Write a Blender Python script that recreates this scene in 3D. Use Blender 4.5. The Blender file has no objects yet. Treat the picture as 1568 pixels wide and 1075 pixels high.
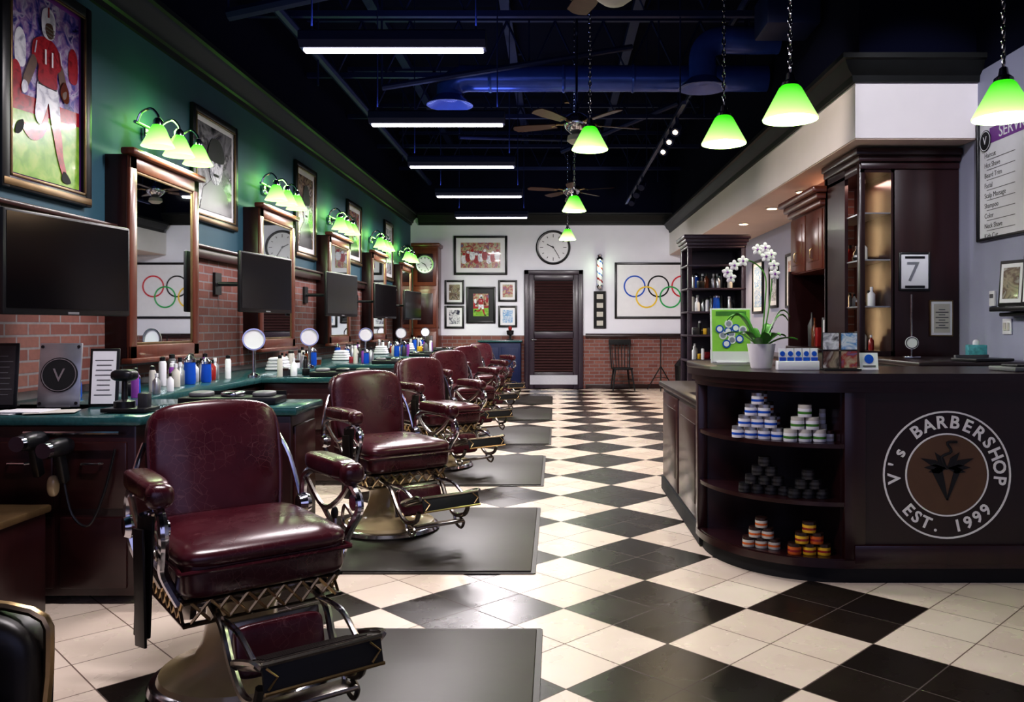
import bpy, bmesh, math, random
from mathutils import Matrix, Vector, Euler
R=random.Random(11)
pi=math.pi
sc=bpy.context.scene
BW=17.6; CE=5.3; LW=-3.1; RW=3.45; H=1.33
# ------------------------------------------------------------ materials
def newmat(name):
    m=bpy.data.materials.new(name); m.use_nodes=True
    nt=m.node_tree; return m,nt,nt.nodes['Principled BSDF']
class N:
    def __init__(s,nt): s.nt=nt
    def m(s,op,a,b=None,c=None):
        n=s.nt.nodes.new('ShaderNodeMath'); n.operation=op
        for i,v in enumerate((a,b,c)):
            if v is None: continue
            if isinstance(v,(int,float)): n.inputs[i].default_value=v
            else: s.nt.links.new(v,n.inputs[i])
        return n.outputs[0]
    def mix(s,f,a,b):
        n=s.nt.nodes.new('ShaderNodeMix'); n.data_type='RGBA'
        for k,v in ((0,f),(6,a),(7,b)):
            if isinstance(v,(int,float)): n.inputs[k].default_value=v
            elif isinstance(v,tuple): n.inputs[k].default_value=(*v[:3],1)
            else: s.nt.links.new(v,n.inputs[k])
        return n.outputs[2]
    def noise(s,scale,vec=None,detail=3,dist=0):
        n=s.nt.nodes.new('ShaderNodeTexNoise'); n.inputs['Scale'].default_value=scale
        n.inputs['Detail'].default_value=detail; n.inputs['Distortion'].default_value=dist
        if vec is not None: s.nt.links.new(vec,n.inputs['Vector'])
        return n.outputs[0]
    def obj(s):
        return s.nt.nodes.new('ShaderNodeTexCoord').outputs['Object']
    def pos(s):
        return s.nt.nodes.new('ShaderNodeNewGeometry').outputs['Position']
    def sep(s,v):
        n=s.nt.nodes.new('ShaderNodeSeparateXYZ'); s.nt.links.new(v,n.inputs[0]); return n.outputs
    def comb(s,x,y,z):
        n=s.nt.nodes.new('ShaderNodeCombineXYZ')
        for i,v in enumerate((x,y,z)):
            if isinstance(v,(int,float)): n.inputs[i].default_value=v
            else: s.nt.links.new(v,n.inputs[i])
        return n.outputs[0]
    def scale(s,v,k):
        n=s.nt.nodes.new('ShaderNodeVectorMath'); n.operation='MULTIPLY'
        s.nt.links.new(v,n.inputs[0]); n.inputs[1].default_value=k; return n.outputs[0]
    def bump(s,h,b,st=.3,d=.01):
        n=s.nt.nodes.new('ShaderNodeBump'); n.inputs['Strength'].default_value=st; n.inputs['Distance'].default_value=d
        s.nt.links.new(h,n.inputs['Height']); s.nt.links.new(n.outputs[0],b.inputs['Normal'])
def mat(name,col,rough=.5,metal=0,var=.25,ns=12,bump=0,coat=0,em=None,es=0,spec=None):
    m,nt,b=newmat(name); n=N(nt)
    f=n.noise(ns,n.obj())
    dark=tuple(c*(1-var) for c in col); lite=tuple(min(1,c*(1+var)) for c in col)
    nt.links.new(n.mix(f,dark,lite),b.inputs['Base Color'])
    b.inputs['Roughness'].default_value=rough; b.inputs['Metallic'].default_value=metal
    if coat: b.inputs['Coat Weight'].default_value=coat; b.inputs['Coat Roughness'].default_value=.15
    if spec is not None: b.inputs['Specular IOR Level'].default_value=spec
    if bump: n.bump(f,b,bump,.01)
    if em: b.inputs['Emission Color'].default_value=(*em,1); b.inputs['Emission Strength'].default_value=es
    return m
def woodmat(name,c1,c2,rough=.3,axis=2,coat=.3):
    m,nt,b=newmat(name); n=N(nt)
    k=[14,14,14]; k[axis]=1.2
    f=n.noise(1.6,n.scale(n.obj(),tuple(k)),4,.6)
    nt.links.new(n.mix(f,c1,c2),b.inputs['Base Color']); b.inputs['Roughness'].default_value=rough
    b.inputs['Coat Weight'].default_value=coat; b.inputs['Coat Roughness'].default_value=.2
    n.bump(f,b,.08,.004); return m
def brickmat(name,axis,c1=(.20,.060,.048),c2=(.30,.125,.10),mo=(.28,.25,.26)):
    m,nt,b=newmat(name); n=N(nt); s=n.sep(n.pos())
    v=n.comb(s[1] if axis=='x' else s[0],s[2],0)
    t=nt.nodes.new('ShaderNodeTexBrick'); nt.links.new(v,t.inputs['Vector'])
    t.inputs['Scale'].default_value=1; t.inputs['Brick Width'].default_value=.21; t.inputs['Row Height'].default_value=.075
    t.inputs['Mortar Size'].default_value=.007; t.inputs['Color1'].default_value=(*c1,1); t.inputs['Color2'].default_value=(*c2,1); t.inputs['Mortar'].default_value=(*mo,1)
    f=n.noise(30,n.pos())
    nt.links.new(n.mix(n.m('MULTIPLY',f,.5),t.outputs[0],(.08,.04,.035)),b.inputs['Base Color']); b.inputs['Roughness'].default_value=.8
    n.bump(n.m('SUBTRACT',1,t.outputs['Fac']),b,.6,.01); return m
def photomat(name,cols,sc=6,seed=0,rough=.25):
    m,nt,b=newmat(name); n=N(nt)
    s=n.sep(n.obj()); v=n.comb(n.m('ADD',s[0],seed*3.1),s[2],seed)
    f=n.noise(sc,v,5,.8)
    r=nt.nodes.new('ShaderNodeValToRGB'); nt.links.new(f,r.inputs[0])
    el=r.color_ramp.elements
    while len(el)<len(cols): el.new(.5)
    for i,c in enumerate(cols): el[i].position=.3+.4*i/(len(cols)-1); el[i].color=(*c,1)
    nt.links.new(r.outputs[0],b.inputs['Base Color']); b.inputs['Roughness'].default_value=rough
    b.inputs['Coat Weight'].default_value=.6; b.inputs['Coat Roughness'].default_value=.04; return m
def shademat(name,z0,z1,top,bot,es,p=.75):
    m,nt,b=newmat(name); n=N(nt); s=n.sep(n.obj())
    f=nt.nodes.new('ShaderNodeMapRange'); nt.links.new(s[2],f.inputs[0]); f.inputs[1].default_value=z0; f.inputs[2].default_value=z1
    g=n.m('POWER',f.outputs[0],p)
    c=n.mix(g,bot,top); nt.links.new(c,b.inputs['Base Color']); nt.links.new(c,b.inputs['Emission Color'])
    b.inputs['Emission Strength'].default_value=es; b.inputs['Roughness'].default_value=.15; return m
def leathermat(name,c1,c2,rough=.28):
    m,nt,b=newmat(name); n=N(nt)
    f=n.noise(7,n.obj(),5)
    v=nt.nodes.new('ShaderNodeTexVoronoi'); v.feature='DISTANCE_TO_EDGE'; v.inputs['Scale'].default_value=32; nt.links.new(n.obj(),v.inputs['Vector'])
    cr=n.m('LESS_THAN',v.outputs[0],.022)
    g=n.m('GREATER_THAN',n.noise(4,n.obj(),2),.5)
    nt.links.new(n.mix(n.m('MULTIPLY',n.m('MULTIPLY',cr,g),.35),n.mix(f,c1,c2),(.16,.07,.07)),b.inputs['Base Color'])
    nt.links.new(n.m('ADD',n.m('MULTIPLY',f,.25),rough-.12),b.inputs['Roughness'])
    b.inputs['Coat Weight'].default_value=.3; b.inputs['Coat Roughness'].default_value=.22
    n.bump(f,b,.15,.01); return m
M={}
M['leather']=leathermat('burgundy_leather',(.022,.002,.006),(.075,.008,.015))
M['wood']=woodmat('dark_cherry_wood',(.011,.002,.003),(.032,.006,.007))
M['wood2']=woodmat('red_cherry_wood',(.075,.018,.010),(.16,.042,.022))
M['woodh']=woodmat('dark_cherry_wood_rail',(.020,.004,.004),(.05,.011,.010),axis=1)
M['woodx']=woodmat('dark_cherry_wood_trim',(.013,.003,.004),(.034,.008,.008),axis=0)
M['espresso']=woodmat('espresso_wood',(.016,.010,.020),(.045,.026,.045),.4,0)
M['slat']=woodmat('louvre_wood',(.035,.014,.016),(.075,.034,.034),.35,0)
M['counterw']=woodmat('reception_wood',(.008,.002,.003),(.020,.005,.006),.38)
M['copper']=mat('copper_paint',(.12,.062,.032),.5,0,.15)
M['letter']=mat('sign_lettering',(.88,.87,.84),.5,0,.03)
M['black']=mat('black_plastic',(.008,.008,.01),.35)
M['gloss']=mat('black_screen',(.002,.002,.003),.14,var=.1)
M['matte']=mat('matte_black',(.006,.006,.008),.7)
M['armleather']=mat('black_leather',(.010,.007,.006),.4,0,.3,14,.1)
M['chrome']=mat('chrome',(.60,.60,.66),.14,1,.1)
M['iron']=mat('nickel_casting',(.34,.31,.28),.26,1,.3,30)
M['tread']=mat('worn_footplate',(.05,.04,.035),.4,.6,.4,30)
M['brass']=mat('aged_brass',(.42,.30,.16),.3,1,.3,30)
M['cream']=mat('cream_porcelain',(.52,.41,.24),.2,0,.25,6,coat=.5)
M['white']=mat('white_paper',(.78,.78,.82),.5,var=.05)
M['offw']=mat('off_white',(.55,.53,.48),.5,var=.1)
M['silver']=mat('silver_plate',(.45,.46,.5),.3,.8,.2)
M['teal']=mat('teal_laminate',(.018,.075,.080),.22,0,.45,60,coat=.2)
M['wall_teal']=mat('teal_wall_paint',(.028,.090,.130),.6,0,.15,3,.02)
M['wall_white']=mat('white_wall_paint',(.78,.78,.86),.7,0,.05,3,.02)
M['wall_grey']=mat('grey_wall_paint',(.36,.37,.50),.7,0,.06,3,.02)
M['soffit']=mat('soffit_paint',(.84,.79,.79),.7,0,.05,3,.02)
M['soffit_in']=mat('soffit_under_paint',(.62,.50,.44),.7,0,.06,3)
M['dark']=mat('black_ceiling_paint',(.003,.004,.016),.95,0,.2,2,spec=.1)
M['navy']=mat('navy_steel',(.008,.014,.06),.5,0,.2,5,spec=.3)
M['duct']=mat('blue_duct_paint',(.035,.08,.36),.26,.3,.25,6)
M['crown']=mat('bronze_crown',(.007,.008,.008),.5,0,.3,8,spec=.3)
M['mirror']=mat('mirror_glass',(.72,.76,.80),.015,1,.02)
M['mat']=mat('rubber_mat',(.024,.019,.015),.46,0,.3,5,.1)
M['brickx']=brickmat('left_brick','x'); M['bricky']=brickmat('back_brick','y')
M['grass']=photomat('grass_print',[(.12,.30,.02),(.22,.42,.05),(.35,.5,.10)],14,2)
M['crowd']=photomat('crowd_print',[(.02,.02,.12),(.08,.07,.32),(.32,.20,.42),(.50,.45,.62),(.05,.04,.2)],13,1)
M['red']=photomat('red_print',[(.16,.004,.01),(.40,.02,.03),(.22,.008,.015)],16,4)
M['wprint']=photomat('white_print',[(.35,.35,.45),(.75,.75,.82),(.85,.85,.9)],14,5)
M['skin']=mat('skin_print',(.09,.035,.02),.4,var=.6,ns=25)
M['bw']=photomat('grey_portrait',[(.01,.01,.01),(.25,.25,.27),(.03,.03,.03),(.6,.6,.62)],4,2)
for i,cs in enumerate([[(.02,.02,.02),(.35,.28,.2),(.1,.04,.03),(.7,.68,.65)],[(.03,.1,.03),(.5,.45,.3),(.35,.05,.04),(.1,.2,.4)],[(.02,.02,.05),(.3,.3,.35),(.75,.75,.8),(.1,.1,.1)],[(.05,.2,.5),(.7,.75,.8),(.1,.3,.6),(.9,.9,.9)]]):
    M['ph%d'%i]=photomat('photo_print_%d'%i,cs,9+3*i,i+3)
M['lens']=mat('fluorescent_lens',(.9,.9,1),.4,var=0,em=(.98,.93,1),es=6)
M['bulb']=mat('lamp_bulb',(1,1,.9),.4,var=0,em=(1,1,.85),es=12)
M['warm']=mat('warm_bulb',(1,.8,.5),.4,var=0,em=(1,.72,.4),es=14)
M['pshade']=shademat('green_glass_shade',.0,.17,(.04,.52,.01),(.72,1,.38),1.0,.55)
M['sshade']=shademat('sconce_glass_shade',0,.16,(.07,.80,.02),(.62,1,.38),1.15,.7)
M['blue']=mat('blue_plastic',(.02,.08,.5),.3); M['green']=mat('green_leaf',(.06,.22,.03),.4,var=.5)
M['lime']=mat('lime_print',(.28,.60,.08),.4,var=.3); M['yellow']=mat('yellow_label',(.75,.45,.03),.4)
M['orange']=mat('orange_label',(.6,.13,.02),.4); M['amber']=mat('amber_glass',(.12,.03,.01),.1)
M['lid']=mat('jar_lid',(.03,.012,.01),.3); M['petal']=mat('orchid_petal',(.8,.76,.8),.5,var=.05)
M['purple']=mat('purple_print',(.20,.04,.30),.5); M['tissue']=mat('tissue_print',(.08,.35,.4),.5,var=.8,ns=40)
M['fanw']=woodmat('fan_blade_wood',(.05,.016,.010),(.11,.042,.025),.4,0)
M['grey']=mat('grey_plastic',(.12,.12,.13),.5); M['dgrey']=mat('dark_grey_jar',(.035,.035,.04),.3)
M['redglass']=mat('red_bottle',(.30,.02,.02),.2)
M['rb']=mat('ring_blue',(.0,.08,.5),.5); M['ry']=mat('ring_yellow',(.85,.55,.02),.5); M['rg']=mat('ring_green',(.02,.4,.1),.5); M['rr']=mat('ring_red',(.6,.02,.04),.5)
M['kick']=mat('brushed_steel',(.6,.6,.65),.35,.7,.1,50)
M['gold']=mat('gold_frame',(.20,.13,.065),.35,.7,.3)
def floormat():
    m,nt,b=newmat('checkered_ceramic_tile'); n=N(nt); s=n.sep(n.pos()); D=.862
    x=n.m('SUBTRACT',s[0],.04); y=n.m('SUBTRACT',s[1],3.87)
    a=n.m('DIVIDE',n.m('ADD',x,y),D); c=n.m('DIVIDE',n.m('SUBTRACT',x,y),D)
    par=n.m('PINGPONG',n.m('ADD',n.m('FLOOR',a),n.m('FLOOR',c)),1)
    inside=n.m('MULTIPLY',n.m('LESS_THAN',s[0],1.765),n.m('GREATER_THAN',s[0],-1.684))
    blk=n.m('MULTIPLY',n.m('SUBTRACT',1,par),inside)
    blk=n.m('GREATER_THAN',blk,.5)
    def line(v):
        f=n.m('PINGPONG',n.m('MULTIPLY',v,2),.5)
        return n.m('LESS_THAN',n.m('MINIMUM',f,n.m('SUBTRACT',1,f)),.009)
    g=n.m('MAXIMUM',line(a),line(c))
    w=nt.nodes.new('ShaderNodeTexWhiteNoise'); nt.links.new(n.comb(n.m('FLOOR',n.m('MULTIPLY',a,2)),n.m('FLOOR',n.m('MULTIPLY',c,2)),0),w.inputs[0])
    nz=n.noise(3,n.pos(),4)
    f=n.m('ADD',n.m('MULTIPLY',w.outputs[0],.4),n.m('MULTIPLY',nz,.6))
    wh=n.mix(f,(.58,.46,.38),(.82,.72,.62)); bl=n.mix(f,(.007,.005,.004),(.026,.018,.013))
    col=n.mix(blk,wh,bl)
    gc=n.mix(blk,(.14,.09,.07),(.07,.05,.045))
    col=n.mix(g,col,gc)
    nt.links.new(col,b.inputs['Base Color'])
    nt.links.new(n.m('ADD',n.m('MULTIPLY',nz,.15),n.m('ADD',.20,n.m('MULTIPLY',g,.4))),b.inputs['Roughness'])
    n.bump(n.m('SUBTRACT',1,g),b,.3,.003); return m
M['floor']=floormat()
# ------------------------------------------------------------ builder
class B:
    def __init__(s): s.V=[];s.F=[];s.I=[];s.mats=[];s.M=Matrix.Identity(4)
    def mi(s,k):
        if k not in s.mats: s.mats.append(k)
        return s.mats.index(k)
    def add(s,vs,fs,k,Mx=None):
        o=len(s.V); T=s.M@Mx if Mx is not None else s.M
        s.V+= [T@Vector(v) for v in vs]; i=s.mi(k)
        for f in fs: s.F.append([q+o for q in f]); s.I.append(i)
    def box(s,c,d,k,bev=0,Mx=None,seg=2):
        x,y,z=[q/2 for q in d]
        T=Matrix.Translation(c)
        if Mx is not None: T=T@Mx
        if bev<=0:
            vs=[(a*x,b_*y,e*z) for a in(-1,1) for b_ in(-1,1) for e in(-1,1)]
            s.add(vs,[(0,1,3,2),(4,6,7,5),(0,4,5,1),(2,3,7,6),(0,2,6,4),(1,5,7,3)],k,T); return
        bm=bmesh.new(); bmesh.ops.create_cube(bm,size=1,matrix=Matrix.Diagonal((*d,1)))
        bmesh.ops.bevel(bm,geom=bm.edges[:],offset=min(bev,min(d)*.49),segments=seg,affect='EDGES',profile=.5)
        bm.verts.index_update()
        s.add([v.co[:] for v in bm.verts],[[v.index for v in f.verts] for f in bm.faces],k,T); bm.free()
    def lathe(s,pr,c,k,n=24,Mx=None,cap=True):
        T=Matrix.Translation(c)
        if Mx is not None: T=T@Mx
        vs=[];fs=[]
        for r,z in pr:
            for i in range(n):
                a=2*pi*i/n; vs.append((r*math.cos(a),r*math.sin(a),z))
        for j in range(len(pr)-1):
            for i in range(n):
                i2=(i+1)%n; fs.append((j*n+i,j*n+i2,(j+1)*n+i2,(j+1)*n+i))
        if cap:
            if pr[0][0]>1e-4: fs.append(tuple(range(n))[::-1])
            if pr[-1][0]>1e-4: fs.append(tuple((len(pr)-1)*n+i for i in range(n)))
        s.add(vs,fs,k,T)
    def cyl(s,c,r,h,k,r2=None,n=20,Mx=None):
        s.lathe([(r,-h/2),(r if r2 is None else r2,h/2)],c,k,n,Mx)
    def tube(s,pts,r,k,n=8,smooth=0):
        P=[Vector(p) for p in pts]
        if smooth and len(P)>2:
            Q=[]
            for i in range(len(P)-1):
                p0=P[max(i-1,0)];p1=P[i];p2=P[i+1];p3=P[min(i+2,len(P)-1)]
                for j in range(smooth):
                    t=j/smooth
                    Q.append(.5*((2*p1)+(p2-p0)*t+(2*p0-5*p1+4*p2-p3)*t*t+(3*p1-p0-3*p2+p3)*t**3))
            Q.append(P[-1]); P=Q
        vs=[];fs=[];up=Vector((0,0,1)); prev=None
        for i,p in enumerate(P):
            t=(P[min(i+1,len(P)-1)]-P[max(i-1,0)])
            if t.length<1e-9: t=Vector((0,0,1))
            t.normalize()
            if prev is None:
                a=up if abs(t.z)<.9 else Vector((1,0,0)); u=t.cross(a).normalized()
            else: u=(prev-t*prev.dot(t)).normalized()
            prev=u; w=t.cross(u); rr=r[min(i,len(r)-1)] if isinstance(r,(list,tuple)) else r
            for j in range(n):
                a=2*pi*j/n; vs.append(p+u*math.cos(a)*rr+w*math.sin(a)*rr)
        for i in range(len(P)-1):
            for j in range(n):
                j2=(j+1)%n; fs.append((i*n+j,i*n+j2,(i+1)*n+j2,(i+1)*n+j))
        fs.append(tuple(range(n))[::-1]); fs.append(tuple((len(P)-1)*n+j for j in range(n)))
        s.add(vs,fs,k)
    def prism(s,poly,z0,z1,k,Mx=None):
        n=len(poly); vs=[(x,y,z0) for x,y in poly]+[(x,y,z1) for x,y in poly]
        fs=[tuple(range(n))[::-1],tuple(range(n,2*n))]+[(i,(i+1)%n,n+(i+1)%n,n+i) for i in range(n)]
        s.add(vs,fs,k,Mx)
    def sq(s,c,d,k,e=.3,e2=None,Mx=None,nu=32,nv=20,f=None):
        e2=e if e2 is None else e2
        T=Matrix.Translation(c)
        if Mx is not None: T=T@Mx
        sg=lambda v,p:(abs(v)**p)*(1 if v>=0 else -1)
        vs=[];fs=[]
        for j in range(nv+1):
            v=-pi/2+pi*j/nv
            for i in range(nu):
                u=2*pi*i/nu+.001
                p=[d[0]/2*sg(math.cos(v),e2)*sg(math.cos(u),e),d[1]/2*sg(math.cos(v),e2)*sg(math.sin(u),e),d[2]/2*sg(math.sin(v),e2)]
                if f: p=f(p)
                vs.append(p)
        for j in range(nv):
            for i in range(nu):
                i2=(i+1)%nu; fs.append((j*nu+i,j*nu+i2,(j+1)*nu+i2,(j+1)*nu+i))
        s.add(vs,fs,k,T)
    def ring(s,c,r,w,t,k,n=48,Mx=None):
        T=Matrix.Translation(c)
        vs=[];fs=[]
        for i in range(n):
            a=2*pi*i/n; ca,sa=math.cos(a),math.sin(a)
            vs+=[(ca*(r-w),-t,sa*(r-w)),(ca*r,-t,sa*r),(ca*r,0,sa*r),(ca*(r-w),0,sa*(r-w))]
        for i in range(n):
            o=i*4; q=((i+1)%n)*4
            for a in range(4):
                a2=(a+1)%4; fs.append((o+a,o+a2,q+a2,q+a))
        s.add(vs,fs,k,T)
    def shape(s,pts,y,k,t=.002,sm=0):
        if sm:
            Q=[];L_=len(pts)
            for i in range(L_):
                p0,p1,p2,p3=[Vector(pts[(i+j)%L_]) for j in (-1,0,1,2)]
                for j in range(sm):
                    t_=j/sm; Q.append(.5*((2*p1)+(p2-p0)*t_+(2*p0-5*p1+4*p2-p3)*t_*t_+(3*p1-p0-3*p2+p3)*t_**3))
            pts=Q
        n=len(pts); vs=[(p[0],y,p[1]) for p in pts]+[(p[0],y-t,p[1]) for p in pts]
        s.add(vs,[tuple(range(n)),tuple(range(n,2*n))[::-1]]+[(i,(i+1)%n,n+(i+1)%n,n+i) for i in range(n)],k)
    def disc(s,c,r,k,t=.004,n=36,rx=None):
        rx=rx or r
        s.shape([(c[0]+rx*math.cos(2*pi*i/n),c[2]+r*math.sin(2*pi*i/n)) for i in range(n)],c[1],k,t)
    def text(s,body,size,Mx,k,ex=.001,align='CENTER',off=0):
        cu=bpy.data.curves.new('t','FONT'); cu.body=body; cu.size=size; cu.extrude=ex; cu.align_x=align; cu.align_y='CENTER'; cu.resolution_u=3; cu.offset=off
        ob=bpy.data.objects.new('t',cu); sc.collection.objects.link(ob)
        dg=bpy.context.evaluated_depsgraph_get(); me=bpy.data.meshes.new_from_object(ob.evaluated_get(dg))
        s.add([v.co[:] for v in me.vertices],[list(p.vertices) for p in me.polygons],k,Mx)
        bpy.data.objects.remove(ob); bpy.data.meshes.remove(me)
    def mesh(s,name):
        me=bpy.data.meshes.new(name); me.from_pydata([v[:] for v in s.V],[],s.F); me.update()
        for k in s.mats: me.materials.append(M[k])
        me.polygons.foreach_set('material_index',s.I)
        me.polygons.foreach_set('use_smooth',[True]*len(s.F))
        bm=bmesh.new(); bm.from_mesh(me); bmesh.ops.recalc_face_normals(bm,faces=bm.faces[:]); bm.to_mesh(me); bm.free()
        me.set_sharp_from_angle(angle=math.radians(38)); return me
    def obj(s,name,loc=(0,0,0),rz=0,rx=0): return place(s.mesh(name),name,loc,rz,rx)
def place(me,name,loc=(0,0,0),rz=0,rx=0,ry=0):
    o=bpy.data.objects.new(name,me); o.location=loc; o.rotation_euler=(rx,ry,rz); sc.collection.objects.link(o); return o
def lamp(parent,kind,loc,power,col,rot=(0,0,0),size=.1,sy=None,spot=None,name='light'):
    l=bpy.data.lights.new(name,kind); l.energy=power; l.color=col
    if kind=='AREA':
        l.size=size
        if sy: l.shape='RECTANGLE'; l.size_y=sy
    else: l.shadow_soft_size=size
    if spot: l.spot_size=spot; l.spot_blend=.6
    o=bpy.data.objects.new(name,l); o.location=loc; o.rotation_euler=rot; sc.collection.objects.link(o)
    if parent: o.parent=parent
    return o
RX=lambda a:Matrix.Rotation(a,4,'X'); RY=lambda a:Matrix.Rotation(a,4,'Y'); RZ=lambda a:Matrix.Rotation(a,4,'Z'); TR=lambda *a:Matrix.Translation(a)
I4=Matrix.Identity(4)
# ------------------------------------------------------------ shell
Y0=-1.6
b=B(); b.box(((LW+RW)/2,(Y0+BW)/2,-.05),(RW-LW+.4,BW-Y0+.4,.1),'floor'); b.obj('floor')
b=B(); b.box(((LW+RW)/2,(Y0+BW)/2,CE+.05),(RW-LW+.4,BW-Y0+.4,.1),'dark'); b.obj('ceiling')
b=B()
L=BW-Y0; cy=(BW+Y0)/2
b.box((LW-.1,cy,.475),(.2,L,.95),'wood'); b.box((LW-.1,cy,1.45),(.2,L,1.0),'brickx')
b.box((LW-.1,cy,2.80),(.2,L,1.7),'wall_teal'); b.box((LW-.1,cy,(3.65+CE)/2),(.2,L,CE-3.65),'dark'); b.obj('wall_left')
b=B()
b.box((.2,BW+.1,.57),(6.9,.2,1.14),'bricky'); b.box((.2,BW+.1,2.4),(6.9,.2,2.52),'wall_white'); b.box((.2,BW+.1,(3.66+CE)/2),(6.9,.2,CE-3.66),'dark'); b.obj('wall_back')
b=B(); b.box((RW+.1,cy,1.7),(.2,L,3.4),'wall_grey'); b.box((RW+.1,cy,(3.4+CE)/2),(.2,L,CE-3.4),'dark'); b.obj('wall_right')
b=B()
b.box((.2,Y0-.1,.15),(6.9,.2,.3),'wood'); b.box((.2,Y0-.1,4.2),(6.9,.2,2.2),'dark')
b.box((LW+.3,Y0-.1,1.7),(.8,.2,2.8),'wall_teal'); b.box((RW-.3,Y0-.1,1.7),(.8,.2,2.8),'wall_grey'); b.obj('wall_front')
b=B()
for x in (-2.4,-1.05,.2,1.45,2.75): b.box((x,Y0-.05,1.7),(.07,.07,2.8),'black')
for z in (.33,2.3,3.07): b.box((.175,Y0-.05,z),(5.15,.06,.06),'black')
wn=b.obj('window_1')
lamp(wn,'AREA',(.2,Y0+.12,1.9),20,(.68,.68,1),(pi/2,0,0),4.8,2.2,name='front_fill')  # area lamp added behind the camera as cool soft fill, set at the storefront
def crown(name,pts,prof):
    b=B(); (x0,y0),(x1,y1)=pts; d=Vector((x1-x0,y1-y0,0)); ln=d.length; d.normalize()
    nrm=Vector((-d.y,d.x,0))
    n=len(prof); vs=[]
    for e in (0,ln):
        for o,z in prof: vs.append(Vector((x0,y0,0))+d*e+nrm*o+Vector((0,0,z)))
    fs=[tuple(range(n)),tuple(range(n,2*n))[::-1]]+[(i,(i+1)%n,n+(i+1)%n,n+i) for i in range(n)]
    b.add(vs,fs,'crown'); return b.obj(name)
cp=[(0,0),(.03,0),(.035,.04),(.06,.05),(.07,.10),(.13,.17),(.14,.20),(.17,.21),(.17,.25),(0,.25)]
crown('trim_1',((LW,BW),(LW,Y0)),[(o,z+3.5) for o,z in cp])
crown('trim_2',((RW,BW),(LW+.17,BW)),[(o,z+3.5) for o,z in cp])
b=B(); b.box((LW+.03,cy,1.97),(.06,L,.09),'woodh',.01); b.box((LW+.045,cy,2.02),(.09,L,.03),'woodh',.008); b.obj('trim_3')
b=B(); b.box((1.75,BW-.02,1.12),(2.2,.04,.08),'woodx',.01); b.box((1.75,BW-.03,1.17),(2.2,.06,.02),'woodx'); b.obj('trim_4')
b=B(); b.box((1.75,BW-.015,.05),(2.2,.03,.1),'woodx',.006); b.obj('baseboard_back')
SX=2.45; SY=6.7
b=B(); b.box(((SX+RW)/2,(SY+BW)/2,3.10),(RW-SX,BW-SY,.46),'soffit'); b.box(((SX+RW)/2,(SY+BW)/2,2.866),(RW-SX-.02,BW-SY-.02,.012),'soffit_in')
b.box(((SX+RW)/2+.02,(SY+BW)/2,4.3),(RW-SX-.04,BW-SY-.04,CE-3.35),'dark')
b.obj('ceiling_soffit')
cs=[(0,0),(.03,0),(.04,.05),(.09,.09),(.12,.15),(.15,.16),(.15,.2),(0,.2)]
b=B()
vs=[]
for (px,py,ax,ay) in ((SX,BW-.17,-1,0),(SX,SY,-1,-1),(RW,SY,0,-1)):
    for o,z in cs: vs.append((px+ax*o,py+ay*o,z+3.32))
n_=len(cs); fs=[]
for j in range(2):
    for i in range(n_): fs.append((j*n_+i,j*n_+(i+1)%n_,(j+1)*n_+(i+1)%n_,(j+1)*n_+i))
fs+=[tuple(range(n_)),tuple(range(2*n_,3*n_))[::-1]]
b.add(vs,fs,'crown'); b.obj('trim_5')
b=B()
for i,(x,y) in enumerate([(2.8,9.3),(2.8,10.6),(2.8,12.2),(2.8,14),(2.8,16)]):
    b.lathe([(.0,0),(.075,0),(.085,-.008),(.06,-.012)],(x,y,2.859),'white',20); b.lathe([(0,-.012),(.06,-.013)],(x,y,2.858),'warm',20)
rl=b.obj('recessed_downlight')
for y in (9.3,11.4,14): lamp(rl,'SPOT',(2.8,y,2.8),80,(1,.75,.5),(0,0,0),.05,spot=2.2)
# ------------------------------------------------------------ ceiling structure
b=B()
for y in (4.2,6.2,8.2,10.2,12.2,14.2,16.2):
    for z in (4.45,5.15):
        b.box((.17,y,z),(6.5,.06,.06),'navy')
    x=-3.0
    while x<3.3:
        b.tube([(x,y,5.12),(x+.3,y,4.48),(x+.6,y,5.12)],.018,'navy',6); x+=.6
for x in (-2.2,-.6,1.0): b.box((x,9.8,5.2),(.12,15,.1),'navy')
b.tube([(-2.6,3,4.3),(-2.6,17,4.3)],.05,'navy',8); b.tube([(2.0,3,4.75),(2.0,17,4.75)],.04,'navy',8)
b.tube([(-2.75,6.9,3.95),(-1.5,6.9,4.22),(-.6,6.9,4.3)],.055,'navy',8); b.tube([(-2.75,6.9,3.95),(-2.75,6.9,CE)],.012,'navy',6)
b.tube([(-1.9,9,3.95),(.9,9.6,4.6)],.035,'navy',8); b.tube([(.1,13,4.1),(1.8,12,4.6)],.04,'navy',8); b.tube([(-1.4,12,4.1),(.3,13.5,4.4)],.03,'navy',8)
for x,y in ((-2.6,4),(-2.6,9),(-2.6,14),(2,5),(2,11),(2,16),(-1.5,6.9),(-1.9,9),(-1.4,12),(1.8,12),(.1,13)): b.tube([(x,y,3.97 if y in(9,) else 4.15),(x,y,CE)],.012,'navy',6)
b.box((2.2,7.8,4.3),(.5,.5,.35),'navy',.02); b.tube([(2.2,7.8,4.4),(2.2,7.8,CE)],.02,'navy',6)
b.obj('ceiling_joists')
def flare(b,x,y,z): b.lathe([(.15,.12),(.15,0),(.24,-.08),(.27,-.11),(.25,-.11),(.12,-.05),(.05,-.06)],(x,y,z),'duct',24)
b=B(); Yd=9.5; zz=4.20
b.tube([(-1.22,Yd,zz-.20),(-1.22,Yd,zz-.14),(-1.15,Yd,zz-.04),(-1.02,Yd,zz),(-.8,Yd,zz),(SX-.0,Yd,zz)],.15,'duct',20,5)
for x in (-.75,.1,.9,1.7): b.lathe([(.155,-.02),(.165,0),(.155,.02)],(x,Yd,zz),'duct',20,RY(pi/2))
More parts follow.
